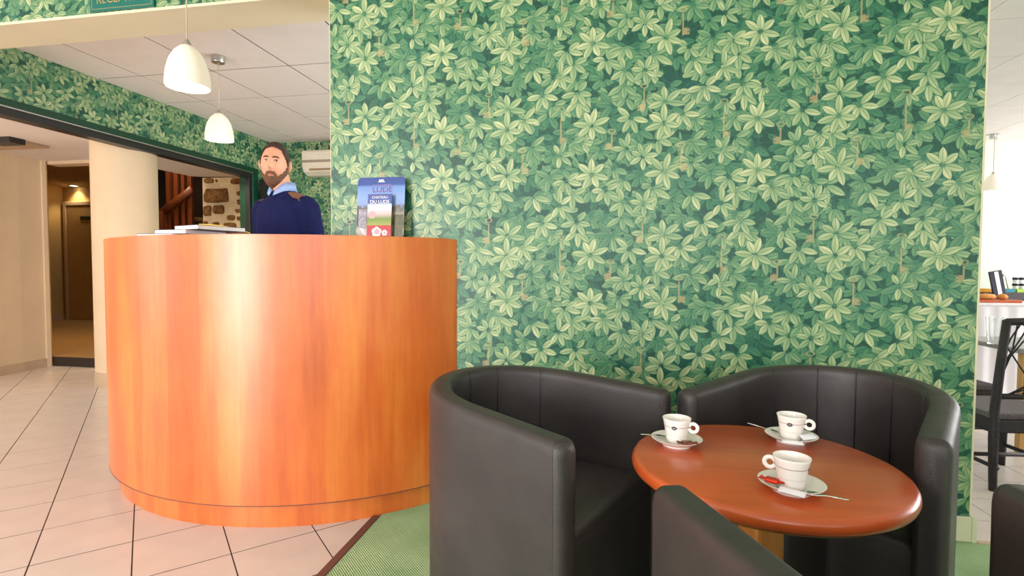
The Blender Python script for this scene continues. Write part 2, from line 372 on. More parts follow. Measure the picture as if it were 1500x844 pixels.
# camera model again, to read positions off photograph pixels (1500 x 844) and surfaces they touch
def ray(px, py): return f_ + r_*((px-750)/FPX) - u_*((py-422)/FPX)
def onz(px, py, z):
    d = ray(px, py); t = (z-1.0)/d.z; return Vector((d.x*t, CAMY+d.y*t, z))
def ony(px, py, Y):
    d = ray(px, py); t = (Y-CAMY)/d.y; return Vector((d.x*t, Y, 1+d.z*t))
def pix(p):
    d = Vector(p)-Vector((0, CAMY, 1)); w = d.dot(f_)
    return (750+FPX*d.dot(r_)/w, 422-FPX*d.dot(u_)/w, w)

# ------------------------------------------------------------------ floor: slab (joints) with diagonal tiles, and the raised carpeted part
WX0, WX1 = -1.206, 1.312           # ends of the wallpapered wall
floor = struct(box('floor', -10.2, -.90, -5.0, 5.6, -.20, -.0012, M_grout), 'beige square tiles laid diagonally with dark joints')
TS1, TS2 = .2835, .2955            # tile pitch across the two diagonals
tv, tf = boxg(-TS1/2+.0022, TS1/2-.0022, -TS2/2+.0030, TS2/2-.0030, -.008, 0)
tproto = None; cnt = 0
q2 = 1/math.sqrt(2)
cands = []; rest = []
for i in range(-60, 60):
    for j in range(-40, 60):
        a = -1.023+(i-.5)*TS1; b_ = .504+(j-.5)*TS2          # coords across (x+y)/sqrt2 and (y-x)/sqrt2
        x = (a-b_)*q2; y = (a+b_)*q2
        if x > -.76 or x < -7.3 or y < -5.1 or y > 4.6 or (x < -4.7 and y > 2.40): continue
        rest.append((x, y))
        if x < -6.2 or y < -2.2 or y > 3.6: continue
        if y > -.02 and x > -3.3 and ((x+1.5)**2+(y-.645)**2) > 0 and x > -1.1: continue
        d = pix((x, y, 0))
        if d[2] < .3: continue
        if not (-170 < d[0] < 700 and 480 < d[1] < 1010): continue
        if (x+1.5)**2+(y-.645)**2 < .80**2: continue
        cands.append((d[2], x, y))
cands.sort(); cands = cands[:298]
for _, x, y in cands:
    if tproto is None:
        tproto = obj('floor_tile', tv, tf, M_tile, floor); o = tproto
    else:
        o = tproto.copy(); C.objects.link(o)
    o.location = (x, y, random.uniform(-.0004, .0004)); o.rotation_euler = (0, 0, PI/4)
# the tiles past the 300 that show largest: one joined part, same pitch and thickness
done = {(round(x, 4), round(y, 4)) for _, x, y in cands}; parts = []
for x, y in rest:
    if (round(x, 4), round(y, 4)) in done or (x > -1.15 and y > .1): continue
    parts.append(([(x+(vx-vy)*q2, y+(vx+vy)*q2, vz) for vx, vy, vz in tv], tf))
rt = obj('floor_tile_remainder', *merge(parts), M_tile, floor); rt['kind'] = 'stuff'
struct(obj('floor_platform', *merge([boxg(-.90, 5.0, -5.0, 0.0, -.30, -.001), boxg(-.90, WX1, 0.0, .23, -.30, -.001)]), M_grout))
ka = math.atan2(-.202-.645, -.885+1.5); kb = math.asin(-.645/1.049)
carpet = struct(prism('carpet', [(5.0, 0), (5.0, -5.0), (-.885, -5.0)]+[(-1.5+1.049*math.cos(ka+(kb-ka)*k/12), .645+1.049*math.sin(ka+(kb-ka)*k/12)) for k in range(13)], 0.0, .006, M_carpet), 'short pile green carpet under the armchairs', 'stuff'); carpet['category'] = 'carpet'
struct(box('trim_1', -.915, -.884, -5.0, -.222, 0.0, .009, M_edge, bev=.003), 'brown edge strip between tiles and carpet')

# dining room floor, two steps down
fd = struct(box('floor_dining', WX1, 7.2, .004, 5.2, -.5, -.3012, M_grout), 'pale tiles of the dining room floor')
dproto = None
for i in range(0, 40):
    for j in range(0, 30):
        x = 1.4+(i+.5)*.30; y = .008+(j+.5)*.30
        if x > 6.5 or y > 4.6: continue
        d = pix((x, y, -.3))
        if not (1380 < d[0] < 1560 and 560 < d[1] < 900): continue
        if dproto is None:
            v, f = boxg(-.148, .148, -.148, .148, -.008, 0); dproto = obj('floor_tile', v, f, M_tile, fd); o = dproto
        else:
            o = dproto.copy(); C.objects.link(o)
        o.location = (x, y, -.3); o.rotation_euler = (0, 0, 0)

# ------------------------------------------------------------------ walls of the reception
HS, HC, HM = 2.188, 2.40, 2.72     # soffit, suspended ceiling, main room ceiling
v, f = merge([boxg(WX0, WX1, 0, .23, 0.0, HM)])
wall = struct(obj('wall_right', v, f, WPX), 'wall papered with green leaves and brass keys')
box('corner_bead', WX0-.0015, WX0+.001, -.001, .232, 0, HS, M_soffit, wall)
box('corner_bead', WX1-.002, WX1+.004, -.001, .232, .10, HM, M_soffit, wall)
bb = struct(obj('baseboard_right', *merge([boxg(-.62, WX1, -.014, 0, .006, .098), boxg(WX1, WX1+.018, -.014, .24, -.0, .098)]), M_base)); bevel(bb, .003)
lint = struct(obj('wall_lintel', *boxg(-3.9, WX0, 0, .23, HS+.012, HM), WPX), 'papered lintel over the reception opening')
box('soffit', -3.9, WX0-.004, -.001, .232, HS, HS+.013, M_soffit, lint)
struct(box('wall_back', -3.9, 1.4, 3.31, 3.45, 0, HC+.2, WPX), 'far papered wall behind the receptionist')
# left wall: papered band above the wide green framed opening
LX = -3.775
struct(box('wall_left', LX-.14, LX, .23, 3.31, 2.06, HC+.2, WPY), 'papered band above the green framed opening')
box('end_cap', LX-.142, LX+.001, .222, .231, 2.06, HS, M_soffit, bpy.data.objects['wall_left'])
struct(box('wall_left_pier', LX-.14, LX, 3.05, 3.31, 0, 2.06, WPY))
fr = struct(empty('trim_2', (0, 0, 0)), 'dark green frame of the wide opening')
box('frame_head', LX-.15, LX+.012, .23, 3.06, 2.012, 2.062, M_frame, fr, .004)
box('frame_jamb', LX-.15, LX+.012, 2.965, 3.055, 0, 2.012, M_frame, fr, .004)
box('frame_bead', LX+.004, LX+.016, .23, 2.965, 2.004, 2.012, M_metal, fr)
box('shutter_track', LX-.10, LX+.004, .23, 2.965, 1.955, 2.012, M_black, fr, .003)
box('shutter_track', LX-.05, LX-.004, 2.925, 2.965, 0, 1.955, M_black, fr, .003)
# small grille edge of a door leaf behind the receptionist
box('door_leaf', -3.74, -3.70, 3.05, 3.30, 0.0, 1.95, M_black, fr)

# ------------------------------------------------------------------ suspended ceiling: panels hung below a dark gap
ceil = struct(box('ceiling', -3.9, 1.4, .23, 3.31, HC+.0025, HC+.05, M_grid), 'suspended ceiling of square white panels')
xs = [LX]+[-3.404+.6*k for k in range(0, 9)]; xs = [x for x in xs if x < 1.3]+[1.35]
ys = [.232, .64]+[1.235+.598*k for k in range(0, 4)]+[3.31]; ys = sorted(y for y in ys if y <= 3.31)
for i in range(len(xs)-1):
    for j in range(len(ys)-1):
        if ys[j+1]-ys[j] < .05: continue
        box('ceiling_panel', xs[i]+.006, xs[i+1]-.006, ys[j]+.006, ys[j+1]-.006, HC, HC+.008, M_tileceil, ceil, .001, 1)

# ------------------------------------------------------------------ lobby beyond the opening
LC = 2.03
lob = struct(prism('ceiling_lobby', [(-7.2, -1.2), (LX-.15, -1.2), (LX-.15, 3.30), (-4.59, 3.235), (-4.70, 3.18), (-4.72, 2.75), (-4.9, 2.3), (-7.2, 2.2)], LC, LC+.12, M_ceilw), 'low white lobby ceiling')
g = box('ceiling_grille', -4.93, -4.70, 1.30, 1.42, LC-.045, LC+.002, M_black, lob)
q0, q1, q2_ = onz(24, 203, LC), onz(72, 214, LC), onz(-10, 217, LC)
prism('bulkhead', [(q0.x, q0.y), (q1.x, q1.y), (q2_.x, q2_.y), (q2_.x+.3, q2_.y-.5)], LC-.02, LC, M_tan, lob)
pil = struct(lathe('pillar', [(.235, .115), (.235, LC)], M_plaster, None, 48, (-4.06, 1.71, 0)), 'round cream pillar in the lobby')
lathe('skirting', [(.242, 0), (.242, .118), (.235, .120)], M_tan, pil, 48, (-4.06, 1.71, 0))
# curved plaster wall at the far side of the lobby
arc = [(-5.30, .60), (-5.36, 1.1), (-5.405, 1.55), (-5.43, 1.9), (-5.465, 2.15)]
wl = struct(prism('wall_lobby', arc+[(-5.62, 2.15), (-5.62, .60)], 0, LC, M_plaster), 'curved cream lobby wall')
prism('skirting', [(x+.014, y) for x, y in arc]+[(x-.01, y) for x, y in reversed(arc)], 0, .085, M_tan, wl)
box('door_casing', -5.485, -5.445, 2.13, 2.17, .0, LC, M_plaster, wl)
struct(box('wall_lobby_end', -7.2, -5.62, .5, .64, 0, LC, M_plaster))
struct(obj('wall_lobby_back', *merge([boxg(-5.47, -4.86, 2.19, 2.32, 2.0, 2.5)]), M_plaster))
# raised corridor behind the doorway
cf = struct(box('floor_corridor', -9.6, -4.86, 2.20, 5.6, .0, .095, mat('corridor_floor', srgb(176, 138, 88), .5)), 'raised corridor floor')
box('step_riser', -5.46, -4.9, 2.192, 2.202, .0, .092, mat('dark_riser', srgb(48, 36, 28), .7), cf)
M_corr = mat('ochre_corridor_wall', srgb(196, 164, 106), .8)
struct(box('wall_corridor_left', -9.2, -9.05, 2.2, 5.4, .095, 2.35, M_corr))
struct(box('wall_corridor_end', -9.2, -4.7, 5.30, 5.42, .095, 2.35, M_corr))
struct(box('wall_corridor_front', -9.2, -5.47, 2.06, 2.20, 0, 2.4, M_corr))
struct(prism('wall_corridor_right', [(-4.84, 2.19), (-4.72, 2.30), (-7.1, 4.72), (-7.22, 4.62)], 0, 3.2, M_corr))
struct(prism('ceiling_corridor', [(-9.2, 2.2), (-4.84, 2.2), (-7.2, 4.65), (-7.2, 5.42), (-9.2, 5.42)], 2.33, 2.42, mat('corridor_ceiling', srgb(176, 150, 112), .9)))
d1 = struct(empty('door_1', (0, 0, 0)), 'plain corridor door with a small dark plate')
box('door_leaf', -8.93, -8.10, 5.26, 5.30, .10, 2.00, M_corr, d1, .004)
for a, b_ in ((-9.0, -8.945), (-8.085, -8.03)): box('door_casing', a, b_, 5.25, 5.30, .095, 2.07, M_plaster, d1, .004)
box('door_casing', -8.945, -8.085, 5.25, 5.30, 2.01, 2.07, M_plaster, d1, .004)
box('door_plate', -8.66, -8.46, 5.252, 5.262, 1.765, 1.825, M_black, d1, .002)
bk = struct(box('baseboard_corridor', -9.05, -9.03, 2.3, 5.3, .095, .18, M_tan))
dl = empty('downlight', onz(108, 272, 2.33)); tag(dl, 'small recessed downlight glowing in the corridor ceiling', 'downlight')
lathe('trim_ring', [(.05, -.006), (.075, -.006), (.075, 0), (.05, 0)], M_metal, dl, 24, closed=True)
lathe('lens', [(0, -.004), (.05, -.004)], M_bulb, dl, 24)
def point(name, loc, e, col=(1, .78, .5), r=.04):
    l = bpy.data.lights.new(name, 'POINT'); l.energy = e; l.color = col; l.shadow_soft_size = r
    o = bpy.data.objects.new(name, l); C.objects.link(o); o.location = loc; return o
p_ = onz(108, 272, 2.33)
def spot(name, loc, e, col, ang=1.9):
    l = bpy.data.lights.new(name, 'SPOT'); l.energy = e; l.color = col; l.spot_size = ang; l.spot_blend = .6; l.shadow_soft_size = .05
    o = bpy.data.objects.new(name, l); C.objects.link(o); o.location = loc; return o
spot('downlight_glow', (p_.x, p_.y, 2.31), 18, (1, .74, .42))
dl2 = copy_tree(dl); dl2.location = (-6.3, 3.0, 2.33); dl2['label'] = 'added unseen downlight near the step of the corridor'  # extra lamp out of view, added to brighten the corridor
spot('downlight_glow', (-6.3, 3.0, 2.31), 75, (1, .74, .42))
dl3 = copy_tree(dl); dl3.location = (-5.1, 3.1, 3.2); dl3['label'] = 'added unseen downlight lighting the wooden stair'  # added above the stairwell so the stair front is lit
spot('downlight_glow', (-5.1, 3.1, 3.18), 80, (1, .76, .48), 2.4)
dl4 = copy_tree(dl); dl4.location = (-3.985, 2.70, LC); dl4['label'] = 'added hidden downlight in the lobby ceiling before the stone wall'  # added lamp kept hidden behind the track, lights the stone wall
spot('downlight_glow', (-3.985, 2.70, LC-.02), 18, (1, .82, .58), 2.4)

# stone pier and wooden stair beside it
M_stone = mat('brown_rubble_stone', srgb(126, 92, 58), .9, spec=.1, noise=(30, .45), bump=(40, .8, .02))
M_mortar = mat('cream_lime_mortar', srgb(222, 204, 172), .95, spec=.1, noise=(14, .08), bump=(35, .6, .015))
sw = struct(prism('wall_stone', [(-4.665, 3.30), (-3.93, 3.30), (-3.93, 3.55), (-4.665, 3.55)], 0, LC, M_mortar), 'rubble stone wall in cream mortar')
stones = [(297, 338, 276, 297, .9), (297, 311, 301, 317, .3), (311, 330, 300, 314, .5), (299, 314, 261, 269, .6), (316, 319, 263, 267, .4), (337, 362, 260, 270, .5),
          (346, 362, 280, 287, .5), (347, 360, 292, 300, .5), (344, 362, 306, 312, .6), (332, 345, 315, 323, .4), (346, 362, 317, 323, .4), (311, 322, 325, 332, .5), (326, 348, 326, 335, .5), (297, 305, 324, 331, .5), (361, 370, 266, 285, .5), (361, 370, 300, 330, .5)]
for (x0, x1, y0, y1, sk) in stones:
    a = ony(x0, y0, 3.30); b_ = ony(x1, y1, 3.30); cx, cz = (a.x+b_.x)/2, (a.z+b_.z)/2; hw, hh = abs(b_.x-a.x)/2, abs(a.z-b_.z)/2
    n = 12; ring = []
    for k in range(n):
        t = 2*PI*k/n; e = .28 if hw > .12 else .5
        sx = math.copysign(abs(math.cos(t))**e, math.cos(t)); sz = math.copysign(abs(math.sin(t))**e, math.sin(t)); j = random.uniform(.86, 1.06)
        ring.append((cx+hw*sx*j, cz+hh*sz*random.uniform(.88, 1.08)))
    v = [(x, 3.31, z) for x, z in ring]+[(cx+(x-cx)*.86, 3.288-random.uniform(0, .008), cz+(z-cz)*.86) for x, z in ring]
    f = [tuple(range(n, 2*n))]+[(k, (k+1) % n, n+(k+1) % n, n+k) for k in range(n)]
    recalc(obj('stone', v, f, M_stone, sw))
st = empty('staircase', (-5.0, 3.6, 0)); tag(st, 'red stained wooden staircase with handrail behind the round pillar', 'staircase')
def local(o, r): o.location = -Vector(r.location); return o
SY = 3.62
def stb(*a, **k): return local(box(*a, **k), st)
for k, (xa, xb) in enumerate(((246, 252), (257, 263), (268, 273), (277, 283))):
    A = ony(xa, 300, SY); B = ony(xb, 300, SY)
    stb('baluster', A.x, B.x, SY-.03, SY+.02, 0.6, 2.75, M_dwood, st, bev=.004)
A = ony(283, 300, SY+.06); B = ony(297, 300, SY+.06)
for px in ((233, 262, 341), (262, 273, 330), (273, 282, 318)):
    A = ony(px[0], px[2], SY+.2); B = ony(px[1], px[2], SY+.2)
    stb('tread', A.x, B.x+.05, SY+.05, SY+.9, A.z-.04, A.z, M_pale, st, bev=.004)
A0, A1 = ony(236, 312, SY-.06), ony(281, 277, SY-.06)
local(tube('handrail', [A0, (A0+A1)/2, A1], [(.028, .05)]*3, M_dwood, st, 8), st)
A = ony(240, 312, SY-.06); stb('newel_post', A.x-.06, A.x+.02, SY-.11, SY-.02, 0, A.z+.02, M_dwood, st, bev=.006)
for k in range(3):
    a, b_ = ony(278-11*k, 290+8*k, SY+.02), ony(296, 345, SY+.02)
    stb('stair_panel', a.x-.13, a.x+.02, SY+.03, SY+.05, .5, a.z, M_dwood, st, bev=.003)
struct(box('wall_stairwell', -7.1, -3.9, 4.6, 4.72, 0, 3.2, mat('dark_stairwell', srgb(60, 46, 38), .9)))
struct(box('wall_stairwell_side', -3.93, -3.80, 3.46, 4.6, 0, 3.2, mat('dark_stairwell', srgb(60, 46, 38), .9)))

struct(box('ceiling_stairwell', -6.4, -3.8, 2.3, 4.7, 3.2, 3.3, mat('dark_stairwell', srgb(60, 46, 38), .9)))

# ------------------------------------------------------------------ the rest of the lounge behind the photographer
struct(box('ceiling_lounge', -4.0, 5.1, -5.2, .23, HM, HM+.1, M_ceilw))
struct(box('wall_lounge_right', 5.0, 5.15, -5.2, .23, -.3, HM, M_wallpaint))
struct(obj('wall_lounge_left', *merge([boxg(-7.4, -7.2, -5.2, -4.5, 0, HM), boxg(-7.4, -7.2, -1.7, .6, 0, HM), boxg(-7.4, -7.2, -4.5, -1.7, 2.25, HM), boxg(-7.4, -7.2, -4.5, -1.7, 0, .15)]), M_plaster))
wn = struct(empty('window_4', (0, 0, 0)))  # unseen window, added to give side light
for p in ((-4.5, -4.44, .15, 2.25), (-1.76, -1.7, .15, 2.25), (-4.5, -1.7, .15, .21), (-4.5, -1.7, 2.19, 2.25), (-3.13, -3.07, .15, 2.25)): box('window_frame', -7.34, -7.27, p[0], p[1], p[2], p[3], M_frame, wn)
box('pane', -7.31, -7.30, -4.45, -1.75, .2, 2.2, M_wglass, wn)
# back office end of the reception, its unseen window added to brighten the reception
struct(obj('wall_office', *merge([boxg(1.35, 1.42, .23, .68, 0, HC+.1), boxg(1.35, 1.42, 2.92, 3.31, 0, HC+.1), boxg(1.35, 1.42, .68, 2.92, 0, .8), boxg(1.35, 1.42, .68, 2.92, 2.12, HC+.1)]), M_wallpaint))
wn = struct(empty('window_5', (0, 0, 0)))
for p in ((.68, .74, .8, 2.12), (2.86, 2.92, .8, 2.12), (.68, 2.92, .8, .86), (.68, 2.92, 2.06, 2.12), (1.77, 1.83, .8, 2.12)): box('window_frame', 1.36, 1.40, p[0], p[1], p[2], p[3], M_frame, wn)
# round lamp added out of view to warm the lobby
cl = empty('added_lobby_lamp', (-4.75, .35, LC)); tag(cl, 'added unseen opal lamp warming the low lobby', 'lamp')
lathe('opal_bowl', [(0, -.07), (.08, -.062), (.14, -.03), (.15, -.008)], M_glassw, cl, 28); lathe('rim', [(.15, -.012), (.16, -.012), (.16, 0), (.15, 0)], M_metal, cl, 28, closed=True)
point('lobby_fill', (-4.75, .35, LC-.12), 16, (1, .80, .56), .1)
struct(box('ceiling_entrance', -7.4, -4.0, -5.2, -1.2, HM, HM+.1, M_ceilw))
struct(box('wall_entrance_lintel', -7.2, -3.9, -1.25, -1.15, LC, HM, M_plaster))
wb = [(-7.2, -3.8, 0, HM), (-2.2, -1.15, 0, HM), (1.45, 2.35, 0, HM), (4.45, 5.0, 0, HM), (-3.8, -2.2, 2.2, HM), (-1.15, 1.45, 0, .75), (-1.15, 1.45, 2.35, HM), (2.35, 4.45, 0, .75), (2.35, 4.45, 2.35, HM)]
struct(obj('wall_street', *merge([boxg(a, b_, -5.2, -5.0, c, d) for a, b_, c, d in wb]), M_wallpaint))
for n, (a, b_, c, d) in enumerate(((-3.8, -2.2, 0, 2.2), (-1.15, 1.45, .75, 2.35), (2.35, 4.45, .75, 2.35))):
    wn = struct(empty('window_%d' % (n+1), (0, 0, 0)))
    for p in ((a, a+.06, c, d), (b_-.06, b_, c, d), (a, b_, c, c+.06), (a, b_, d-.06, d), ((a+b_)/2-.03, (a+b_)/2+.03, c, d)):
        box('window_frame', p[0], p[1], -5.14, -5.07, p[2], p[3], M_frame, wn)
    box('pane', a+.05, b_-.05, -5.11, -5.10, c+.05, d-.05, M_wglass, wn)

# ------------------------------------------------------------------ dining room shell
DY = 4.48
struct(box('wall_dining', .6, 7.2, DY, DY+.14, -.3, HC+.1, M_wallpaint), 'pale far wall of the dining room')
struct(obj('wall_dining_side', *merge([boxg(6.9, 7.05, .2, 5.0, -.3, .3), boxg(6.9, 7.05, .2, 5.0, 2.2, 2.5), boxg(6.9, 7.05, .2, .9, .3, 2.2), boxg(6.9, 7.05, 4.3, 5, .3, 2.2)]), M_wallpaint))
struct(box('wall_dining_left', 1.425, 1.46, .235, DY, -.5, HC+.1, M_wallpaint))
struct(box('wall_dining_front', 5.0, 7.0, .1, .23, -.3, HM, M_wallpaint))
cdn = struct(box('ceiling_dining', 1.3, 7.0, .0, DY+.1, HC+.010, HC+.06, M_grid), 'panelled white dining room ceiling')
xd = [1.32, 2.03, 2.63, 3.23, 3.84, 4.44, 5.04, 5.64, 6.9]; yd = [.02, .68, 1.285, 1.89, 2.49, 3.09, 3.69, 4.19, DY]
for i in range(len(xd)-1):
    for j in range(len(yd)-1):
        box('ceiling_panel', xd[i]+.002, xd[i+1]-.002, yd[j]+.002, yd[j+1]-.002, HC, HC+.012, M_tileceil, cdn, .002, 1)
struct(box('trim_3', WX1+.02, 5.0, -.02, .003, -.3, .008, M_tan), 'step edge between carpet and dining room')
struct(box('wall_lintel_dining', WX1, 5.0, 0, .02, HC+.06, HM, M_ceilw))

# ------------------------------------------------------------------ reception counter
KX, KY, KR, KH = -1.50, .645, 1.083, 1.122
cnt_ = empty('reception_counter', (KX, KY, 0)); tag(cnt_, 'curved cherry wood reception counter built against the papered wall', 'counter')
aR = math.asin(-KY/KR)                 # right end, where the front meets the wall plane
def arcpts(r, a0, a1, n): return [(r*math.cos(a0+(a1-a0)*k/n), r*math.sin(a0+(a1-a0)*k/n)) for k in range(n+1)]
aL = -PI-.62
def ring_panel(name, ro, ri, a0o, a0i, a1, z0, z1, m, n=72):
    o = arcpts(ro, a0o, a1, n); i = arcpts(ri, a0i, a1, n); v, f = [], []
    for (x, y), (x2, y2) in zip(o, i): v += [(x, y, z0), (x, y, z1), (x2, y2, z1), (x2, y2, z0)]
    for k in range(n):
        for q in range(4): f.append((k*4+q, k*4+(q+1) % 4, (k+1)*4+(q+1) % 4, (k+1)*4+q))
    f += [(0, 1, 2, 3), tuple(n*4+q for q in (3, 2, 1, 0))]
    ob = recalc(obj(name, v, f, m, cnt_, True)); e = ob.modifiers.new('split', 'EDGE_SPLIT'); e.split_angle = math.radians(40); return ob
wy = -KY-.002
fr_ = lambda r: math.asin(wy/r)
ring_panel('front_panel', KR, KR-.03, fr_(KR), fr_(KR-.03), aL, .100, KH-.004, M_counter)
ring_panel('kick_plate', KR-.036, KR-.07, fr_(KR-.036), fr_(KR-.07), aL, .0, .100, M_counter)
ring_panel('shadow_line_strip', KR+.0006, KR-.031, fr_(KR+.0006), fr_(KR-.031), aL, .0965, .100, M_edge)  # dark strip paints the shadow line under the panel's overhang
ring_panel('worktop', KR-.028, KR-.34, fr_(KR-.028), fr_(KR-.34), aL, KH-.034, KH, M_counter)
ring_panel('inner_shelf', KR-.05, KR-.42, fr_(KR-.05), fr_(KR-.42), aL, .70, .725, M_pale)

# booklets on the counter
def booklet(px, py, dx, dy, rz, label, z):
    c = ony(px, py, -.10); e = empty('booklet', (c.x, -.10+dy, z), rz); tag(e, label, 'booklet', 'booklets on the counter')
    box('pages', -.085, .085, -.11, .11, .001, .0175, M_white, e); box('cover', -.087, .087, -.112, .112, 0, .0012, mat('booklet_cover', srgb(60, 52, 80), .4), e); box('cover', -.087, .087, -.112, .112, .0175, .019, mat('booklet_cover', srgb(60, 52, 80), .4), e)
    return e
booklet(250, 340, 0, .02, .03, 'white booklet lying lowest at the pillar end of the pile', KH)
booklet(268, 336, 0, .05, -.10, 'white booklet lying in the middle of the fanned pile', KH+.0192)
booklet(294, 334, 0, .06, -.32, 'white booklet lying topmost and askew on the pile', KH+.0384)
# yellow edged folder leaning behind them
pts = [ony(px, py, .12) for px, py in ((292, 328.5), (312, 329.5), (332, 332), (350, 336), (366, 341.5))]
v = []; f = []
for p in pts: v += [(p.x, p.y-.03, KH), (p.x, p.y, p.z-.002), (p.x, p.y+.006, p.z-.002), (p.x, p.y+.05, KH)]
for k in range(4):
    for q in range(3): f.append((k*4+q, k*4+q+1, (k+1)*4+q+1, (k+1)*4+q))
    f.append((k*4+3, k*4, (k+1)*4, (k+1)*4+3))
f += [(0, 1, 2, 3), (16, 17, 18, 19)]
fo = empty('blotter_folder', (0, 0, 0)); tag(fo, 'brown curved folder with a yellow edge behind the booklets', 'folder')
recalc(obj('folder_cover', v, f, mat('brown_card', srgb(136, 100, 76), .6), fo))
tube('folder_edge', [p+Vector((0, 0, -.001)) for p in pts], .0035, mat('yellow_edge', srgb(230, 190, 90), .5), fo, 6)

# ------------------------------------------------------------------ leaflet stand and leaflet
def printed(name, bands, zspan, extra=None):
    """flat print: colour bands up the sheet, broken up by noise so that the picture part reads as a photograph"""
    m = bpy.data.materials.new(name); m.use_nodes = True; b = NB(m.node_tree); p = m.node_tree.nodes['Principled BSDF']
    v = b.coord(); s = b.sep(v); t = b.m('DIVIDE', s[2], zspan)
    n = b.noise(v, 45, 4, .7); t2 = b.m('ADD', t, b.m('MULTIPLY', b.m('SUBTRACT', n, .5), b.m('MULTIPLY', b.m('LESS_THAN', t, extra), .30)))
    c = b.ramp(t2, bands); p.inputs['Roughness'].default_value = .22; p.inputs['Coat Weight'].default_value = .3
    b.lk(c, p.inputs['Base Color']); return m
P_big = printed('stand_photo_print', [(0, srgb(120, 120, 90)), (.12, srgb(190, 184, 176)), (.25, srgb(84, 82, 60)), (.38, srgb(150, 140, 130)), (.50, srgb(90, 88, 84)), (.56, srgb(128, 156, 206)), (.66, srgb(126, 160, 214)), (.84, srgb(104, 142, 204)), (.88, srgb(22, 72, 150)), (1, srgb(16, 62, 142))], .262, .54)
P_small = printed('leaflet_photo_print', [(0, srgb(186, 22, 40)), (.255, srgb(186, 22, 40)), (.265, srgb(140, 160, 70)), (.42, srgb(120, 150, 70)), (.55, srgb(206, 190, 190)), (.66, srgb(196, 206, 226)), (.735, srgb(190, 200, 224)), (.745, srgb(44, 84, 160)), (1, srgb(60, 76, 150))], .196, 0.0)
P_small = printed('leaflet_photo_print', [(0, srgb(186, 22, 40)), (.27, srgb(186, 22, 40)), (.275, srgb(150, 160, 70)), (.42, srgb(110, 140, 60)), (.52, srgb(206, 180, 180)), (.66, srgb(206, 212, 226)), (.735, srgb(190, 200, 224)), (.745, srgb(44, 84, 160)), (1, srgb(60, 76, 150))], .196, 0.0)
ls = empty('leaflet_stand', (-.953, -.062, KH)); tag(ls, 'blue rounded card leaflet stand on the counter end against the papered wall', 'stand')
tilt = empty('card', (0, 0, 0)); 
def rrect(w, h, r, n=5, only_top=True):
    pts = [(-w/2, 0), (w/2, 0)]
    for cx, a0 in ((w/2-r, 0), (-w/2+r, PI/2)):
        for k in range(n+1):
            a = a0+PI/2*k/n; pts.append((cx+r*math.cos(a), h-r+r*math.sin(a)))
    return pts
def sheet(name, poly, th, m, parent, rot=0., loc=(0, 0, 0)):
    n = len(poly); v = [(x, 0, z) for x, z in poly]+[(x, th, z) for x, z in poly]
    f = [tuple(range(n)), tuple(range(2*n-1, n-1, -1))]+[(i, n+i, n+(i+1) % n, (i+1) % n) for i in range(n)]
    o = recalc(obj(name, v, f, m, parent)); o.location = loc; o.rotation_euler = (rot, 0, 0); return o
bpy.data.objects.remove(tilt)
TL = -.10
card = sheet('back_card', rrect(.214, .262, .016), .004, P_big, ls, TL, (0, 0, 0))
sheet('foot_flap', [(-.09, 0), (.09, 0), (.09, .05), (-.09, .05)], .003, M_white, ls, -.9, (0, .012, 0)).rotation_euler = (-.55, 0, 0)
M_navyp = mat('navy_print', srgb(16, 62, 142), .3); M_purp = mat('purple_print', srgb(120, 52, 130), .4); M_wprint = mat('white_print', srgb(244, 244, 246), .4); M_pink = mat('pink_print', srgb(240, 160, 170), .4)
rx = PI/2+TL
text('lettering', 'LUDE', .033, M_purp, card, (.006, -.0008, .2075), (PI/2, 0, 0), .0003, xs=1.15)
for k in range(9): obj('small_print', [(x, -.0006, z) for x, z in ((-.036+.0092*k, .2265), (-.030+.0092*k, .2265), (-.030+.0092*k, .2315), (-.036+.0092*k, .2315))], [(0, 1, 2, 3)], mat('faint_purple', srgb(134, 104, 168), .4), card)
v = [(.0, 0, .246), (.006, 0, .246), (.003, 0, .2525)]
for k in range(3):
    obj('crest', [(-.011+.0075*k+x-.0, -.0008, z) for x, z in ((0, .245), (.007, .245), (.007, .250), (.0035, .2535), (0, .250))], [(0, 1, 2, 3, 4)], M_wprint, card)
obj('crest', [(-.014, -.0008, .2405), (.016, -.0008, .2405), (.016, -.0008, .243), (-.014, -.0008, .243)], [(0, 1, 2, 3)], M_wprint, card)
# tower and road of the stand's aerial picture
for poly, c in (([(-.098, .045), (-.062, .045), (-.062, .125), (-.098, .125)], srgb(150, 146, 160)), ([(-.104, .05), (-.098, .05), (-.098, .13), (-.104, .13)], srgb(54, 50, 60)), ([(-.06, 0), (-.03, 0), (-.085, .05), (-.1, .05)], srgb(204, 198, 206)), ([(.056, .0), (.104, .0), (.104, .1), (.06, .1)], srgb(82, 84, 46))):
    obj('picture_patch', [(x, -.0006, z) for x, z in poly], [(0, 1, 2, 3)], mat('print_%d' % int(c[0]*1e4), c, .3, noise=(70, .4)), card)
lf = empty('leaflet', (-.948, -.082, KH)); tag(lf, 'narrow leaflet with red foot and white flower leaning on the blue stand', 'leaflet')
pg = sheet('page', [(-.054, 0), (.054, 0), (.054, .187), (-.054, .187)], .0015, P_small, lf, TL, (0, 0, 0))
text('lettering', 'CHATEAU', .0155, M_wprint, pg, (.0, -.0006, .172), (PI/2, 0, 0), .0003)
text('lettering', 'DU LUDE', .021, M_wprint, pg, (.0, -.0006, .153), (PI/2, 0, 0), .0003)
def blob(cx, cz, r, m, y, wob=.1, n=18):
    return obj('flower_print', [(cx+r*(1+wob*math.sin(5*2*PI*k/n))*math.cos(2*PI*k/n), y, cz+r*(1+wob*math.sin(5*2*PI*k/n))*math.sin(2*PI*k/n)) for k in range(n)], [tuple(range(n))], m, pg)
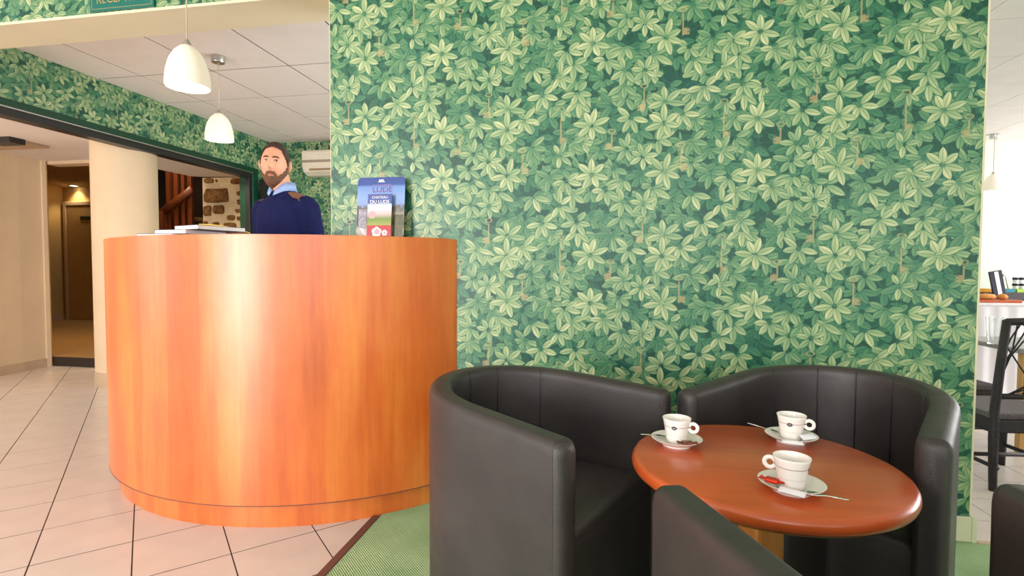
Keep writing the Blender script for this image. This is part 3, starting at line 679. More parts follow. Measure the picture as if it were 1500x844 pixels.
blob(-.010, .026, .021, M_wprint, -.0006); blob(-.008, .027, .012, M_pink, -.0009); blob(.026, .022, .012, M_wprint, -.0006); blob(.027, .022, .006, M_pink, -.0009)
blob(-.032, .098, .016, M_pink, -.0006)

# ------------------------------------------------------------------ reception sign
sg = empty('reception_sign', (-2.255, -.012, 2.203)); tag(sg, 'dark green sign reading RECEPTION on the papered lintel', 'sign')
M_sign = mat('sign_green', srgb(0, 104, 92), .35); M_gold = mat('sign_gold', srgb(176, 150, 92), .4)
box('plate', -.175, .175, 0, .010, 0, .115, M_sign, sg, .002)
for p in ((-.165, .165, .010, .012), (-.165, .165, .103, .105), (-.165, -.163, .010, .105), (.163, .165, .010, .105)): box('border_line', p[0], p[1], -.0006, .001, p[2], p[3], M_gold, sg)
text('lettering', 'RECEPTION', .056, M_gold, sg, (0, -.0008, .052), (PI/2, 0, 0), .0006, xs=.93)

# ------------------------------------------------------------------ air conditioner
ac = empty('air_conditioner', (-2.86, 3.31, 2.0)); tag(ac, 'white wall air conditioner on the far papered wall', 'air conditioner')
M_acw = mat('ivory_plastic', srgb(226, 214, 196), .45)
prof = [(0, 0), (-.10, 0), (-.17, .035), (-.195, .09), (-.20, .24), (-.185, .262), (0, .262)]
v = [(x, y, z) for x in (-.42, .42) for y, z in prof]; n = len(prof)
bevel(recalc(obj('casing', v, [tuple(range(n)), tuple(range(2*n-1, n-1, -1))]+[(i, (i+1) % n, n+(i+1) % n, n+i) for i in range(n)], M_acw, ac)), .008)
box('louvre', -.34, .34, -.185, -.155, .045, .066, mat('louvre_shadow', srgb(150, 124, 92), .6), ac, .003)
box('panel_seam', -.415, .415, -.203, -.196, .128, .154, mat('grey_seam', srgb(156, 142, 126), .6), ac, .002)

# ------------------------------------------------------------------ pendant lamps
def pendant(loc, ztop, label, lit=1.0, canopy=True, tiltx=0., r=.088, group='white pendant lamps'):
    e = empty('pendant_lamp', loc); tag(e, label, 'lamp', group)
    H = .178
    pr = [(r, 0), (r*.985, .03), (r*.93, .07), (r*.80, .112), (r*.58, .148), (r*.30, .172), (r*.16, H)]
    o = lathe('lamp_shade', pr+[(x-.004, z) for x, z in reversed(pr[:-1])]+[(r-.004, 0), (r, 0)], M_glassw, e, 36)
    lathe('bulb', [(0, .030), (.018, .034), (.030, .052), (.030, .070), (.018, .095), (.014, .12), (0, .12)], M_bulb, e, 20)
    lathe('lamp_holder', [(0, .118), (.017, .118), (.017, H+.004), (.008, H+.022), (0, H+.022)], M_metal, e, 16)
    L = ztop-loc[2]
    tube('cord', [(0, 0, H+.015), (.001, 0, (H+L)/2), (0, 0, L)], .0028, mat('beige_cord', srgb(196, 180, 150), .6), e, 8)
    lathe('canopy', [(0, L-.045), (.040, L-.045), (.042, L-.040), (.042, L-.001), (0, L-.001)], M_metal, e, 24)
    e.rotation_euler = (tiltx, 0, 0)
    l = point('pendant_glow', (loc[0], loc[1], loc[2]+.02), 2.2*lit, (1, .86, .66), .03)
    return e
pendant((-1.783, -.153, 1.768), HM, 'white bell pendant on a long cord hanging before the papered lintel', 1.0)
pendant((-2.568, 1.0, 1.845), HC, 'white bell pendant on a metal canopy under the panelled reception ceiling', 1.0)
pendant((3.93, 4.17, 1.812), HC, 'white bell pendant hanging in the dining room', 1.5)

# ------------------------------------------------------------------ tub armchairs
SH = (.246, .292, -.114, .061, 1.099)
def ucurve(off, ext=0., na=14, nb=44):
    Rb, La, sp, t, kx = SH; r = Rb+off; a0 = PI/2-sp; pts = []
    ca = Vector((math.cos(a0), math.sin(a0)))*r; ta = Vector((math.sin(a0), -math.cos(a0)))
    for k in range(na): pts.append(ca+ta*((La+ext)*(1-k/na)))
    for k in range(nb+1):
        a = a0+(2*PI-2*a0)*k/nb; pts.append(Vector((r*math.cos(a), r*math.sin(a))))
    cb = Vector((math.cos(a0), -math.sin(a0)))*r; tb = Vector((math.sin(a0), math.cos(a0)))
    for k in range(1, na+1): pts.append(cb+tb*((La+ext)*k/na))
    return [Vector((p.x*kx, p.y)) if p.x < 0 else p for p in pts]
def rimh(x):
    k = min(1, max(0, (.30-x)/.6)); return .648+.043*k
def armchair(loc, rz, label):
    e = empty('tub_armchair', loc, rz); tag(e, label, 'armchair', 'black tub armchairs')
    th = SH[3]/2; z0 = .055
    cen = ucurve(0); n = len(cen)
    # stations: the path plus rounded ends
    st_ = []
    rr = .022
    for k in range(4, 0, -1):
        a = PI/2*k/4; st_.append((0, rr*math.sin(a)-rr, rr*(1-math.cos(a))))
    for i in range(n): st_.append((i, 0 if 0 < i < n-1 else -rr, 0))
    for k in range(1, 5):
        a = PI/2*k/4; st_.append((n-1, rr*math.sin(a)-rr, rr*(1-math.cos(a))))
    V, F = [], []; NP = None
    for i, ext, sh in st_:
        hw = th-sh
        if ext or i in (0, n-1):
            po = ucurve(0, ext)[i]; d = (ucurve(0, 1.0)[i]-ucurve(0, 0)[i]).normalized(); nrm = Vector((-d.y, d.x)) if i == 0 else Vector((d.y, -d.x))
        else:
            po = cen[i]; nrm = (ucurve(.01)[i]-ucurve(-.01)[i]).normalized()
        if nrm.dot(ucurve(.01)[i]-ucurve(-.01)[i]) < 0: nrm = -nrm
        h = rimh(po.x)-sh*.9
        pr = [(hw*.97, z0), (hw, .12), (hw*1.0, .30), (hw*1.0, h-.10), (hw*1.03, h-.030)]
        for k in range(0, 7):
            a = PI/2*k/6; pr.append(((hw-.020)+.020*math.cos(a) if hw > .02 else hw*math.cos(a), h-.022+.022*math.sin(a)))
        full = pr+[(-x, z) for x, z in reversed(pr)]
        NP = len(full)
        for s_, z in full: V.append((po.x+nrm.x*s_, po.y+nrm.y*s_, z))
    m_ = len(st_)
    for i in range(m_-1):
        for k in range(NP): F.append((i*NP+k, i*NP+(k+1) % NP, (i+1)*NP+(k+1) % NP, (i+1)*NP+k))
    F += [tuple(range(NP)), tuple((m_-1)*NP+k for k in reversed(range(NP)))]
    sh_ = recalc(obj('backrest_shell', V, F, M_leather, e, True)); es = sh_.modifiers.new('split', 'EDGE_SPLIT'); es.split_angle = math.radians(55)
    # stitched seams down the inside of the back and over the rim
    inn = ucurve(-th-.0005); out = ucurve(th+.0005)
    for i in (20, 29, 36, 43, 52):
        p = inn[i]; h = rimh(p.x); q = cen[i]; o_ = out[i]
        tube('seam', [(p.x, p.y, .40), (p.x, p.y, h-.03), (p.x*.86+q.x*.14, p.y*.86+q.y*.14, h-.004), (q.x, q.y, h+.0008)], .0014, mat('leather_seam', (.03, .028, .03), .5), e, 5)
    # seat: filled D shape with a soft front roll
    ci = ucurve(-th+.004); seat = ci[2:-2]
    cx = sum(p.x for p in seat)/len(seat)
    V, F = [], []; lay = [(.10, 1.0, 0), (.36, 1.0, 0), (.395, 1.0, .0), (.412, .965, -.012), (.420, .88, -.04), (.424, .6, -.02)]
    N = len(seat)
    def ringp(scale):
        return [Vector((cx+(p.x-cx)*scale, p.y*scale)) for p in seat]
    fx = seat[0].x
    for z, s_, _ in lay:
        for p in ringp(s_): V.append((p.x+(0.0 if z < .4 else 0), p.y, z))
    for li in range(len(lay)-1):
        for k in range(N): F.append((li*N+k, li*N+(k+1) % N, (li+1)*N+(k+1) % N, (li+1)*N+k))
    F += [tuple(reversed(range(N))), tuple((len(lay)-1)*N+k for k in range(N))]
    so = recalc(obj('seat_cushion', V, F, M_leather, e, True)); es = so.modifiers.new('split', 'EDGE_SPLIT'); es.split_angle = math.radians(60)
    for lx, ly in ((.20, .21), (.20, -.21), (-.17, .15), (-.17, -.15)):
        lathe('leg', [(0, .0), (.018, .0), (.024, .102), (0, .102)] if lx > 0 else [(0, .0), (.018, .0), (.024, .102), (0, .102)], M_black, e, 16, (lx, ly, 0))
    return e
CZ = .006
armchair((-.181, -.772, CZ), -.455, 'black leather tub armchair standing next to the curved counter')
armchair((.591, -.613, CZ), -2.246, 'black leather tub armchair with its back to the papered wall corner')
armchair((.42, -1.503, CZ), 1.767, 'black leather tub armchair turned towards the papered wall across the table')

# ------------------------------------------------------------------ round table
TZ = .585; TC = (.332, -.965); TR = .2745
tb = empty('round_table', (TC[0], TC[1], CZ)); tag(tb, 'round cherry wood low table holding three coffee cups', 'table')
t0 = TZ-CZ
pr = [(0, t0), (TR-.012, t0), (TR-.005, t0-.003), (TR-.001, t0-.010), (TR, t0-.017), (TR-.003, t0-.026), (TR-.011, t0-.032)]
lathe('tabletop', pr+[(0, t0-.032)], M_table, tb, 72)
lathe('underside', [(TR-.011, t0-.0322), (TR-.018, t0-.037), (0, t0-.037)], M_pale, tb, 72)
cp = rrp = []
bevel(local_col := obj('column', *boxg(-.036, .036, -.036, .036, .03, t0-.036), wood('amber_beech', (srgb(130, 74, 24), srgb(178, 112, 46), srgb(200, 140, 70)), 'z', 1.0, .4, .1), tb), .012, 3); local_col.rotation_euler = (0, 0, .35)
lathe('base_plate', [(0, 0), (.20, 0), (.20, .012), (.17, .022), (.05, .032), (0, .032)], M_black, tb, 40)

# cups, saucers, spoons, sugar and chocolates
def saucer(c, label):
    o = lathe('saucer', [(0, .004), (.026, .004), (.028, 0), (.032, 0), (.033, .004), (.046, .010), (.0565, .0165), (.058, .018), (.0565, .0185), (.046, .0130), (.033, .0085), (.024, .0075), (.023, .0062), (0, .0062)], M_china, None, 48)
    o.location = (c[0], c[1], TZ); tag(o, label, 'saucer', 'white saucers'); return o
M_band = mat('mauve_band', srgb(150, 104, 108), .3); M_badge = mat('badge_black', srgb(28, 26, 34), .3)
def cup(c, rz, label, badge):
    e = empty('coffee_cup', (c[0], c[1], TZ+.0066), rz); tag(e, label, 'cup', 'white coffee cups')
    out = [(0, 0), (.0200, 0), (.0215, .002), (.0240, .010), (.0262, .025), (.0286, .040), (.0310, .052), (.0326, .0575)]
    inn = [(.0322, .0583), (.0304, .0575), (.0285, .050), (.0262, .036), (.0230, .018), (.017, .006), (0, .005)]
    lathe('cup_body', out+inn, M_china, e, 48)
    def R_at(z):
        for (r0, z0), (r1, z1) in zip(out[1:], out[2:]):
            if z0 <= z <= z1: return r0+(r1-r0)*(z-z0)/(z1-z0)
    lathe('band', [(R_at(.0405)+.00025, .0405), (R_at(.0416)+.00025, .0416)], M_band, e, 48); lathe('band', [(R_at(.0205)+.0002, .0205), (R_at(.0211)+.0002, .0211)], mat('faint_band', srgb(200, 180, 176), .3), e, 48)
    # handle: flat ring standing off the wall along +x
    pts = []
    for k in range(15):
        a = 2.9-5.8*k/14; pts.append((.0375+.0098*math.cos(a), 0, .0395+.0098*math.sin(a)))
    tube('handle', pts, [(.0040, .0042)]*15, M_china, e, 10, up=(0, 1, 0))
    if badge is not None:
        for nm, sa, sz, m, off in (('badge', .0062, .0044, M_badge, .0006), ('badge_mark', .0042, .0009, mat('badge_grey', srgb(190, 190, 196), .3), .0009)):
            v, nn = [], 16
            for k in range(nn):
                t = 2*PI*k/nn; z = .040+sz*math.sin(t); r = R_at(z)+off; a = badge+sa*math.cos(t)/r; v.append((r*math.cos(a), r*math.sin(a), z))
            obj(nm, v, [tuple(range(nn))], m, e)
    return e
def spoon(a, b, label, z0, z1, bowl_at_a=True):
    """a: bowl end, b: handle end"""
    A = Vector((a[0], a[1], z0)); B = Vector((b[0], b[1], z1)); d = (B-A); L = d.length; d.normalize(); s_ = Vector((-d.y, d.x, 0)).normalized(); up = d.cross(s_)*-1
    if up.z < 0: up = -up
    e = empty('teaspoon', A); tag(e, label, 'spoon', 'steel teaspoons')
    v, f = [], []; prof = [(-.016, .002, .0), (-.012, .007, -.0015), (-.004, .0095, -.003), (.006, .0085, -.002), (.014, .004, .0), (.020, .0018, .0008), (L*.6, .0018, .0015), (L*.9, .0034, .0008), (L, .0026, 0)]
    for x, w_, z in prof:
        for q in (-1, 0, 1): v.append(d*x+s_*(w_*q)+up*(z if q == 0 else .0))
    m_ = len(prof)
    for i in range(m_-1):
        for q in range(2): f.append((i*3+q, i*3+q+1, (i+1)*3+q+1, (i+1)*3+q))
    o = obj('spoon_blade', v, f, M_steel, e, True); sd = o.modifiers.new('thick', 'SOLIDIFY'); sd.thickness = .0012
    return e
def sachet(c, rz, label, z, tilt=(0, 0), l=.044, w_=.017, m=None):
    nx, ny = 8, 5; v, f = [], []
    for s_ in (1, -1):
        for i in range(nx+1):
            for j in range(ny+1):
                x = -l/2+l*i/nx; y = -w_/2+w_*j/ny; t = max(0, 1-(abs(x)/(l/2))**4)*max(0, 1-(abs(y)/(w_/2))**2)
                v.append((x, y, s_*(.0004+.0036*t)))
    n1 = (nx+1)*(ny+1)
    for i in range(nx):
        for j in range(ny):
            a = i*(ny+1)+j; f += [(a, a+1, a+ny+2, a+ny+1), (n1+a, n1+a+ny+1, n1+a+ny+2, n1+a+1)]
    o = obj('sugar_sachet', v, f, m or M_white, None, True); o.location = (c[0], c[1], z); o.rotation_euler = (tilt[0], tilt[1], rz); tag(o, label, 'sachet', 'sugar sachets'); return o
def chocolate(c, rz, label, z, m):
    e = empty('wrapped_chocolate', (c[0], c[1], z), rz); tag(e, label, 'chocolate', 'wrapped chocolates')
    bevel(box('wrapped_piece', -.012, .012, -.009, .009, .0, .008, m, e), .003, 2)
    for s_ in (-1, 1):
        v = [(s_*.011, -.004, .003), (s_*.011, .004, .003), (s_*.011, .0, .007)]
        for k in range(6): v.append((s_*(.021+.003*(k % 2)), -.009+.0036*k, .004+.0035*((k+1) % 2)))
        recalc(obj('wrapper_twist', v, [(0, 3, 4), (0, 4, 5), (0, 5, 2), (2, 5, 6), (1, 2, 6), (1, 6, 7), (1, 7, 8)], m, e))
    return e
M_red = mat('red_foil', srgb(206, 50, 22), .22, metal=.5); M_brown = mat('brown_foil', srgb(120, 66, 44), .25, metal=.5, noise=(90, .4))
S1, S2, S3 = (.342, -1.118), (.163, -.893), (.438, -.813)
saucer(S1, 'white saucer carrying the cup without a badge in view'); saucer(S2, 'white saucer with a brown wrapped chocolate on its rim'); saucer(S3, 'white saucer with two white sachets beside its cup')
def camang(c): return math.atan2(CAMY-c[1], -c[0])       # direction from a cup to the photographer
cup(S1, camang(S1)-PI/2-.15, 'white coffee cup beside the red foil sweet, no badge in view', PI)
cup(S2, camang(S2)+PI/2-.25, 'white coffee cup with black oval badge beside a brown chocolate', -PI/2+.05)
cup(S3, camang(S3)+PI/2-.1, 'white coffee cup with black oval badge beside the white sachets', -PI/2-.02)
zs = TZ+.0150
p1, p2 = onz(1192, 724, TZ+.016), onz(1243, 744, TZ+.006)
spoon(p1, p2, 'teaspoon with its handle reaching past the saucer over the bare table', TZ+.0165, TZ+.019)
p1, p2 = onz(966, 636, TZ+.016), onz(938, 641, TZ+.014)
spoon((S2[0]-.036, S2[1]+.012), p2, 'teaspoon sticking out over the table edge by the counter side chair', TZ+.0150, TZ+.0215)
spoon((S3[0]-.036, S3[1]+.03), (S3[0]-.085, S3[1]+.062), 'teaspoon behind the cup with two sachets', TZ+.0150, TZ+.0215)
q = onz(1160, 722, TZ+.016); sachet(q, -.55, 'white sugar sachet leaning on the badge free cup', TZ+.0175, (.25, 0))
q = onz(1161, 648, TZ+.018); sachet(q, -.25, 'long white sugar sachet lying before a badged cup', TZ+.0175, (.2, 0))
q = onz(1184, 641, TZ+.018); sachet(q, .5, 'white sugar sachet propped up under a cup handle', TZ+.0195, (.5, 0))
q = onz(1007, 651, TZ+.016); chocolate(q, .1, 'brown foil wrapped chocolate on a saucer', TZ+.0150, M_brown)
q = onz(1131, 706, TZ+.016); chocolate(q, -.6, 'red foil wrapped sweet under a cup handle', TZ+.0150, M_red)

# ------------------------------------------------------------------ receptionist
PX, PY = -1.845, .62
man = empty('person', (PX, PY, 0), -.22); tag(man, 'bearded person in navy jumper over a light blue shirt standing behind the counter', 'person')
M_skin = mat('skin', srgb(222, 160, 130), .5, noise=(12, .07)); M_hair = mat('brown_hair', srgb(58, 36, 24), .65, noise=(120, .4), bump=(180, .6, .004)); M_beard = mat('brown_beard', srgb(112, 74, 54), .75, noise=(150, .45), bump=(260, .7, .004))
M_navy = mat('navy_knit', srgb(26, 30, 74), .9, spec=.15, noise=(40, .15), bump=(240, .3, .004)); M_shirt = mat('light_blue_shirt', srgb(150, 174, 224), .8, noise=(50, .12)); M_patch = mat('brown_shoulder_patch', srgb(128, 84, 60), .85, noise=(60, .15))
M_trous = mat('dark_trousers', srgb(40, 40, 48), .9); M_shoe = mat('black_shoes', (.02, .018, .016), .4)
HC0 = Vector((-.030, -.035, 1.578)); HYAW = .56; HROLL = .05
def gs(x, s): return math.exp(-(x/s)**2)
def headp(dx, dy, dz, off=0.):
    x, y, z = dx*.074, dy*.093, dz*.125
    fr = max(0., -dy)
    if dz < 0:
        k = -dz
        x *= 1-.26*k**1.6; y = y*(1-.10*k) if dy < 0 else y*(1-.36*k**1.2)
        y -= .010*k*k*fr
    if dz > .3: x *= 1-.05*(dz-.3)
    y -= .030*gs(dx, .155)*fr*(gs(dz+.20, .13)+.62*gs(dz+.02, .14)+.28*gs(dz-.14, .12))   # nose
    y -= .0065*gs(dx, .50)*gs(dz-.26, .10)*fr                                  # brow
    y += .0105*(gs(dx-.36, .16)+gs(dx+.36, .16))*gs(dz-.10, .09)*fr             # eye sockets
    y -= .006*(gs(dx-.48, .2)+gs(dx+.48, .2))*gs(dz+.16, .16)*fr                # cheeks
    y -= .0065*gs(dx, .30)*(gs(dz+.44, .05)+gs(dz+.56, .055))*fr                # lips
    y -= .008*gs(dx, .28)*gs(dz+.84, .13)*fr                                   # chin
    p = Vector((x, y, z)); n = Vector((dx/.074, dy/.093, dz/.125)).normalized()
    return p+n*off
HM_ = Matrix.Translation(HC0) @ Matrix.Rotation(HYAW, 4, 'Z') @ Matrix.Rotation(HROLL, 4, 'Y')
def headmesh(off=0., keep=None, nu=72, nv=52):
    v, f = [], []
    for j in range(nv+1):
        el = -PI/2+PI*j/nv
        for i in range(nu):
            az = 2*PI*i/nu; d = (math.cos(el)*math.sin(az), -math.cos(el)*math.cos(az), math.sin(el))
            o_ = off(d) if callable(off) else off
            v.append(tuple(HM_ @ headp(*d, o_)))
    for j in range(nv):
        for i in range(nu):
            el = -PI/2+PI*(j+.5)/nv; az = 2*PI*(i+.5)/nu; d = (math.cos(el)*math.sin(az), -math.cos(el)*math.cos(az), math.sin(el))
            if keep is None or keep(d): f.append((j*nu+i, j*nu+(i+1) % nu, (j+1)*nu+(i+1) % nu, (j+1)*nu+i))
    return v, f
def loft(rings, seg=28, cx=0., e=.85):
    v, f = [], []
    for z, hx, hy, yo in rings:
        for k in range(seg):
            a = 2*PI*k/seg; c, s_ = math.cos(a), math.sin(a)
            v.append((cx+hx*math.copysign(abs(c)**e, c), yo+hy*math.copysign(abs(s_)**e, s_), z))
    n = len(rings)
    for i in range(n-1):
        for k in range(seg): f.append((i*seg+k, i*seg+(k+1) % seg, (i+1)*seg+(k+1) % seg, (i+1)*seg+k))
    f += [tuple(reversed(range(seg))), tuple((n-1)*seg+k for k in range(seg))]
    return v, f
def ballg(c, r, sx=1, sy=1, sz=1, n=12):
    v, f = latheg([(math.sin(PI*k/n)*r+1e-5, -math.cos(PI*k/n)*r) for k in range(n+1)], 16)
    return [(c[0]+x*sx, c[1]+y*sy, c[2]+z*sz) for x, y, z in v], f
def limb(s_, grow=0., wrist_only=False):
    sh = Vector((s_*.160, .005, 1.345)); el = Vector((s_*.205, .045, 1.08)); wr = Vector((s_*.190, -.13, .900))
    path = [sh, sh.lerp(el, .35), sh.lerp(el, .75), el, el.lerp(wr, .3), el.lerp(wr, .75), wr]
    rad = [.062, .056, .050, .047, .046, .037, .030]
    return path, [r+grow for r in rad]
def hand(s_):
    wr = Vector((s_*.190, -.13, .900)); d = Vector((-s_*.12, -.72, -.68)).normalized(); side = Vector((s_, 0, 0)); side = (side-d*side.dot(d)).normalized(); nrm = d.cross(side)
    parts = [tubeg([wr-d*.02, wr+d*.02, wr+d*.055, wr+d*.092], [(.026, .020), (.030, .018), (.040, .016), (.038, .013)], 14, True, side)]
    for k, (o_, L) in enumerate(((-.028, .072), (-.0095, .082), (.0095, .078), (.028, .060))):
        b0 = wr+d*.085+side*(o_*(-s_ if False else 1)); c1 = b0+d*L*.45-nrm*.006*(-1); dd = (d+Vector((0, .25, -.55))).normalized(); c2 = c1+dd*L*.33; c3 = c2+(dd+Vector((0, .3, -.3))).normalized()*L*.25
        parts.append(tubeg([b0-d*.012, b0, c1, c2, c3], [.0088, .0088, .0083, .0076, .0058], 10))
    t0 = wr+d*.03-side*.030*s_*s_; t1 = t0+(d*.6-side*.8).normalized()*.034; t2 = t1+(d*.95-side*.25).normalized()*.03
    parts.append(tubeg([t0+side*.012, t0, t1, t2], [.012, .0115, .0098, .007], 10))
    return parts
parts = [headmesh()]
parts.append(tubeg([(0, .012, 1.36), (-.006, .006, 1.42), (-.018, -.006, 1.48), (-.026, -.016, 1.53)], [(.072, .07), (.056, .058), (.053, .056), (.052, .056)], 24, True, (1, 0, 0)))
parts.append(loft([(.90, .145, .098, .01), (1.05, .14, .092, .01), (1.2, .155, .098, .005), (1.32, .168, .092, .005), (1.375, .14, .078, .008), (1.40, .075, .065, .010)]))
for s_ in (-1, 1):
    p, r = limb(s_, -.008); parts.append(tubeg(p, r, 18)); parts.append(ballg(p[0], .052)); parts += hand(s_)
    parts.append(tubeg([(s_*.085, .01, .93), (s_*.09, 0, .72), (s_*.092, .0, .50), (s_*.094, .012, .30), (s_*.096, .02, .09)], [.082, .072, .050, .044, .032], 18))
    parts.append(tubeg([(s_*.098, .045, .05), (s_*.10, -.04, .045), (s_*.11, -.14, .035)], [(.034, .042), (.040, .034), (.034, .024)], 14, True, (1, 0, 0)))
for s_ in (-1, 1):   # ears
    v, f = ballg((0, 0, 0), .034, .34, .62, 1.0)
    Mx = HM_ @ Matrix.Translation((s_*.077, .012, .002)) @ Matrix.Rotation(s_*.38, 4, 'Z') @ Matrix.Rotation(.18, 4, 'X')
    parts.append(([tuple(Mx @ Vector(p)) for p in v], f))
body = recalc(obj('body', *merge(parts), M_skin, man, True))
rm = body.modifiers.new('one_skin', 'REMESH'); rm.mode = 'VOXEL'; rm.voxel_size = .0042; rm.use_smooth_shade = True
sm = body.modifiers.new('soften', 'SMOOTH'); sm.factor = .5; sm.iterations = 2
# jumper
parts = [loft([(.93, .168, .118, .01), (1.0, .172, .12, .01), (1.12, .172, .118, .008), (1.24, .176, .122, .004), (1.32, .178, .114, .005), (1.368, .150, .098, .008), (1.402, .108, .084, .012), (1.425, .082, .078, .012)])]
for s_ in (-1, 1):
    p, r = limb(s_, .010); parts.append(tubeg(p, r, 20)); parts.append(ballg(p[0], .062, 1, 1, .95))
jp = recalc(obj('jumper', *merge(parts), M_navy, man, True))
rm = jp.modifiers.new('one_knit', 'REMESH'); rm.mode = 'VOXEL'; rm.voxel_size = .007; rm.use_smooth_shade = True
sm = jp.modifiers.new('soften', 'SMOOTH'); sm.factor = .6; sm.iterations = 9
lathe('neck_rib', [(.066, 1.408), (.074, 1.402), (.082, 1.410), (.080, 1.426), (.070, 1.430), (.066, 1.408)], M_navy, man, 36, (-.004, .006, 0))
# shirt collar: a ring with two points in front
v, f = [], []; n = 40
for k in range(n+1):
    a = -PI/2+.16+(2*PI-.32)*k/n; fr = gs(math.sin((a+PI/2)/2), .35)
    for (r, z) in ((.060, 1.405), (.062+.002, 1.480-.050*fr), (.068, 1.484-.050*fr), (.079+.010*fr, 1.434-.034*fr)):
        v.append((-.010+r*math.cos(a), .000+r*1.0*math.sin(a), z))
for k in range(n):
    for q in range(3): f.append((k*4+q, k*4+q+1, (k+1)*4+q+1, (k+1)*4+q))
o = obj('shirt_collar', v, f, M_shirt, man, True); sd = o.modifiers.new('thick', 'SOLIDIFY'); sd.thickness = .003
# shoulder patches follow the jumper
for s_ in (-1, 1):
    v, f = [], []; nx, ny = 8, 6
    for i in range(nx+1):
        for j in range(ny+1):
            t = i/nx; x = s_*(.082+.085*t); y = -.055+.115*j/ny; z = 1.440-.046*t-.018*t*t-(abs(y)/.075)**2*.020
            v.append((x, y, z))
    for i in range(nx):
        for j in range(ny): a = i*(ny+1)+j; f.append((a, a+1, a+ny+2, a+ny+1))
    o = recalc(obj('shoulder_patch', v, f, M_patch, man, True)); sw_ = o.modifiers.new('wrap', 'SHRINKWRAP'); sw_.target = jp; sw_.wrap_method = 'NEAREST_SURFACEPOINT'; sw_.offset = .0035
parts = [loft([(.80, .165, .12, .01), (.90, .168, .118, .01), (.97, .160, .112, .01)])]
for s_ in (-1, 1): parts.append(tubeg([(s_*.085, .01, .88), (s_*.09, 0, .72), (s_*.092, .0, .50), (s_*.094, .012, .30), (s_*.096, .02, .06)], [.096, .086, .068, .060, .056], 20))
tr = recalc(obj('trousers', *merge(parts), M_trous, man, True)); rm = tr.modifiers.new('one_cloth', 'REMESH'); rm.mode = 'VOXEL'; rm.voxel_size = .012; rm.use_smooth_shade = True
for s_ in (-1, 1): tube('shoe', [(s_*.097, .075, .042), (s_*.098, .045, .052), (s_*.10, -.04, .050), (s_*.112, -.15, .036), (s_*.114, -.175, .030)], [(.030, .030), (.042, .050), (.046, .046), (.040, .032), (.020, .018)], M_shoe, man, 16, up=(1, 0, 0))
# hair and beard grown off the head surface
def hairk(d):
    az = abs(math.atan2(d[0], -d[1])); z = d[2]
    line = .71+.03*math.cos(az*4) if az < .88 else .68-1.55*(az-.88) if az < 1.22 else .15-1.3*(az-1.22)
    if 1.38 < az < 1.98 and z < .20: return False
    return z > max(line, -.30)
def hoff(d):
    az = abs(math.atan2(d[0], -d[1])); return .0030+.006*max(0, d[2])+.003*min(1, az/1.6)
hr = recalc(obj('hair', *headmesh(hoff, hairk), M_hair, man, True)); sd = hr.modifiers.new('thick', 'SOLIDIFY'); sd.thickness = .006; sd.offset = -1
def beardk(d):
    az = abs(math.atan2(d[0], -d[1])); z = d[2]
    if az > 1.62: return False
    top = -.36 if az < .36 else -.36-.9*(az-.36) if az < .62 else -.57+.45*(az-.62) if az < 1.0 else -.40+1.0*(az-1.0)
    lips = abs(d[0]) < .20 and -.57 < z < -.46
    return -.99 < z < top and not lips and not (abs(d[0]) < .10 and z > -.36)
br = recalc(obj('beard', *headmesh(lambda d: .0025+.006*min(1, max(0, (-d[2]-.3)*2.2)), beardk), M_beard, man, True)); sd = br.modifiers.new('thick', 'SOLIDIFY'); sd.thickness = .004; sd.offset = -1
M_eyew = mat('eye_white', srgb(220, 210, 204), .3); M_iris = mat('eye_iris', srgb(50, 40, 34), .2); M_lip = mat('lips', srgb(196, 116, 104), .5)
for s_ in (-1, 1):
    c = HM_ @ (headp(s_*.37, -math.sqrt(1-.37**2-.01), .10)+Vector((0, .0075, 0)))
    e_ = recalc(obj('eye', *ballg(c, .0120, 1.15, 1, .48), M_eyew, man, True))
    d_ = (HM_.to_3x3() @ Vector((.08, -1, 0))).normalized()
    obj('iris', *ballg(c+d_*.0085, .0062, 1, .6, .82, 8), M_iris, e_, True)
    pts = [HM_ @ headp(s_*q, -math.sqrt(max(0, 1-q*q-zz*zz)), zz, .002) for q, zz in ((.14, .235), (.28, .275), (.42, .28), (.54, .235))]
    tube('eyebrow', pts, [.0028, .0042, .0038, .002], M_hair, man, 8)
    pts = [HM_ @ headp(s_*q, -math.sqrt(max(0, 1-q*q-zz*zz)), zz, .001) for q, zz in ((.22, .115), (.30, .150), (.38, .158), (.47, .125))]
    tube('eyelid', pts, [.002, .0028, .0028, .002], mat('lash_brown', srgb(96, 60, 46), .6), man, 8)
pts = [HM_ @ headp(q, -math.sqrt(1-q*q-zz*zz), zz, .000) for q, zz in ((-.26, -.455), (-.13, -.50), (0, -.515), (.13, -.50), (.26, -.455))]
tube('mouth', pts, [.0018, .0036, .0042, .0036, .0018], M_lip, man, 8)

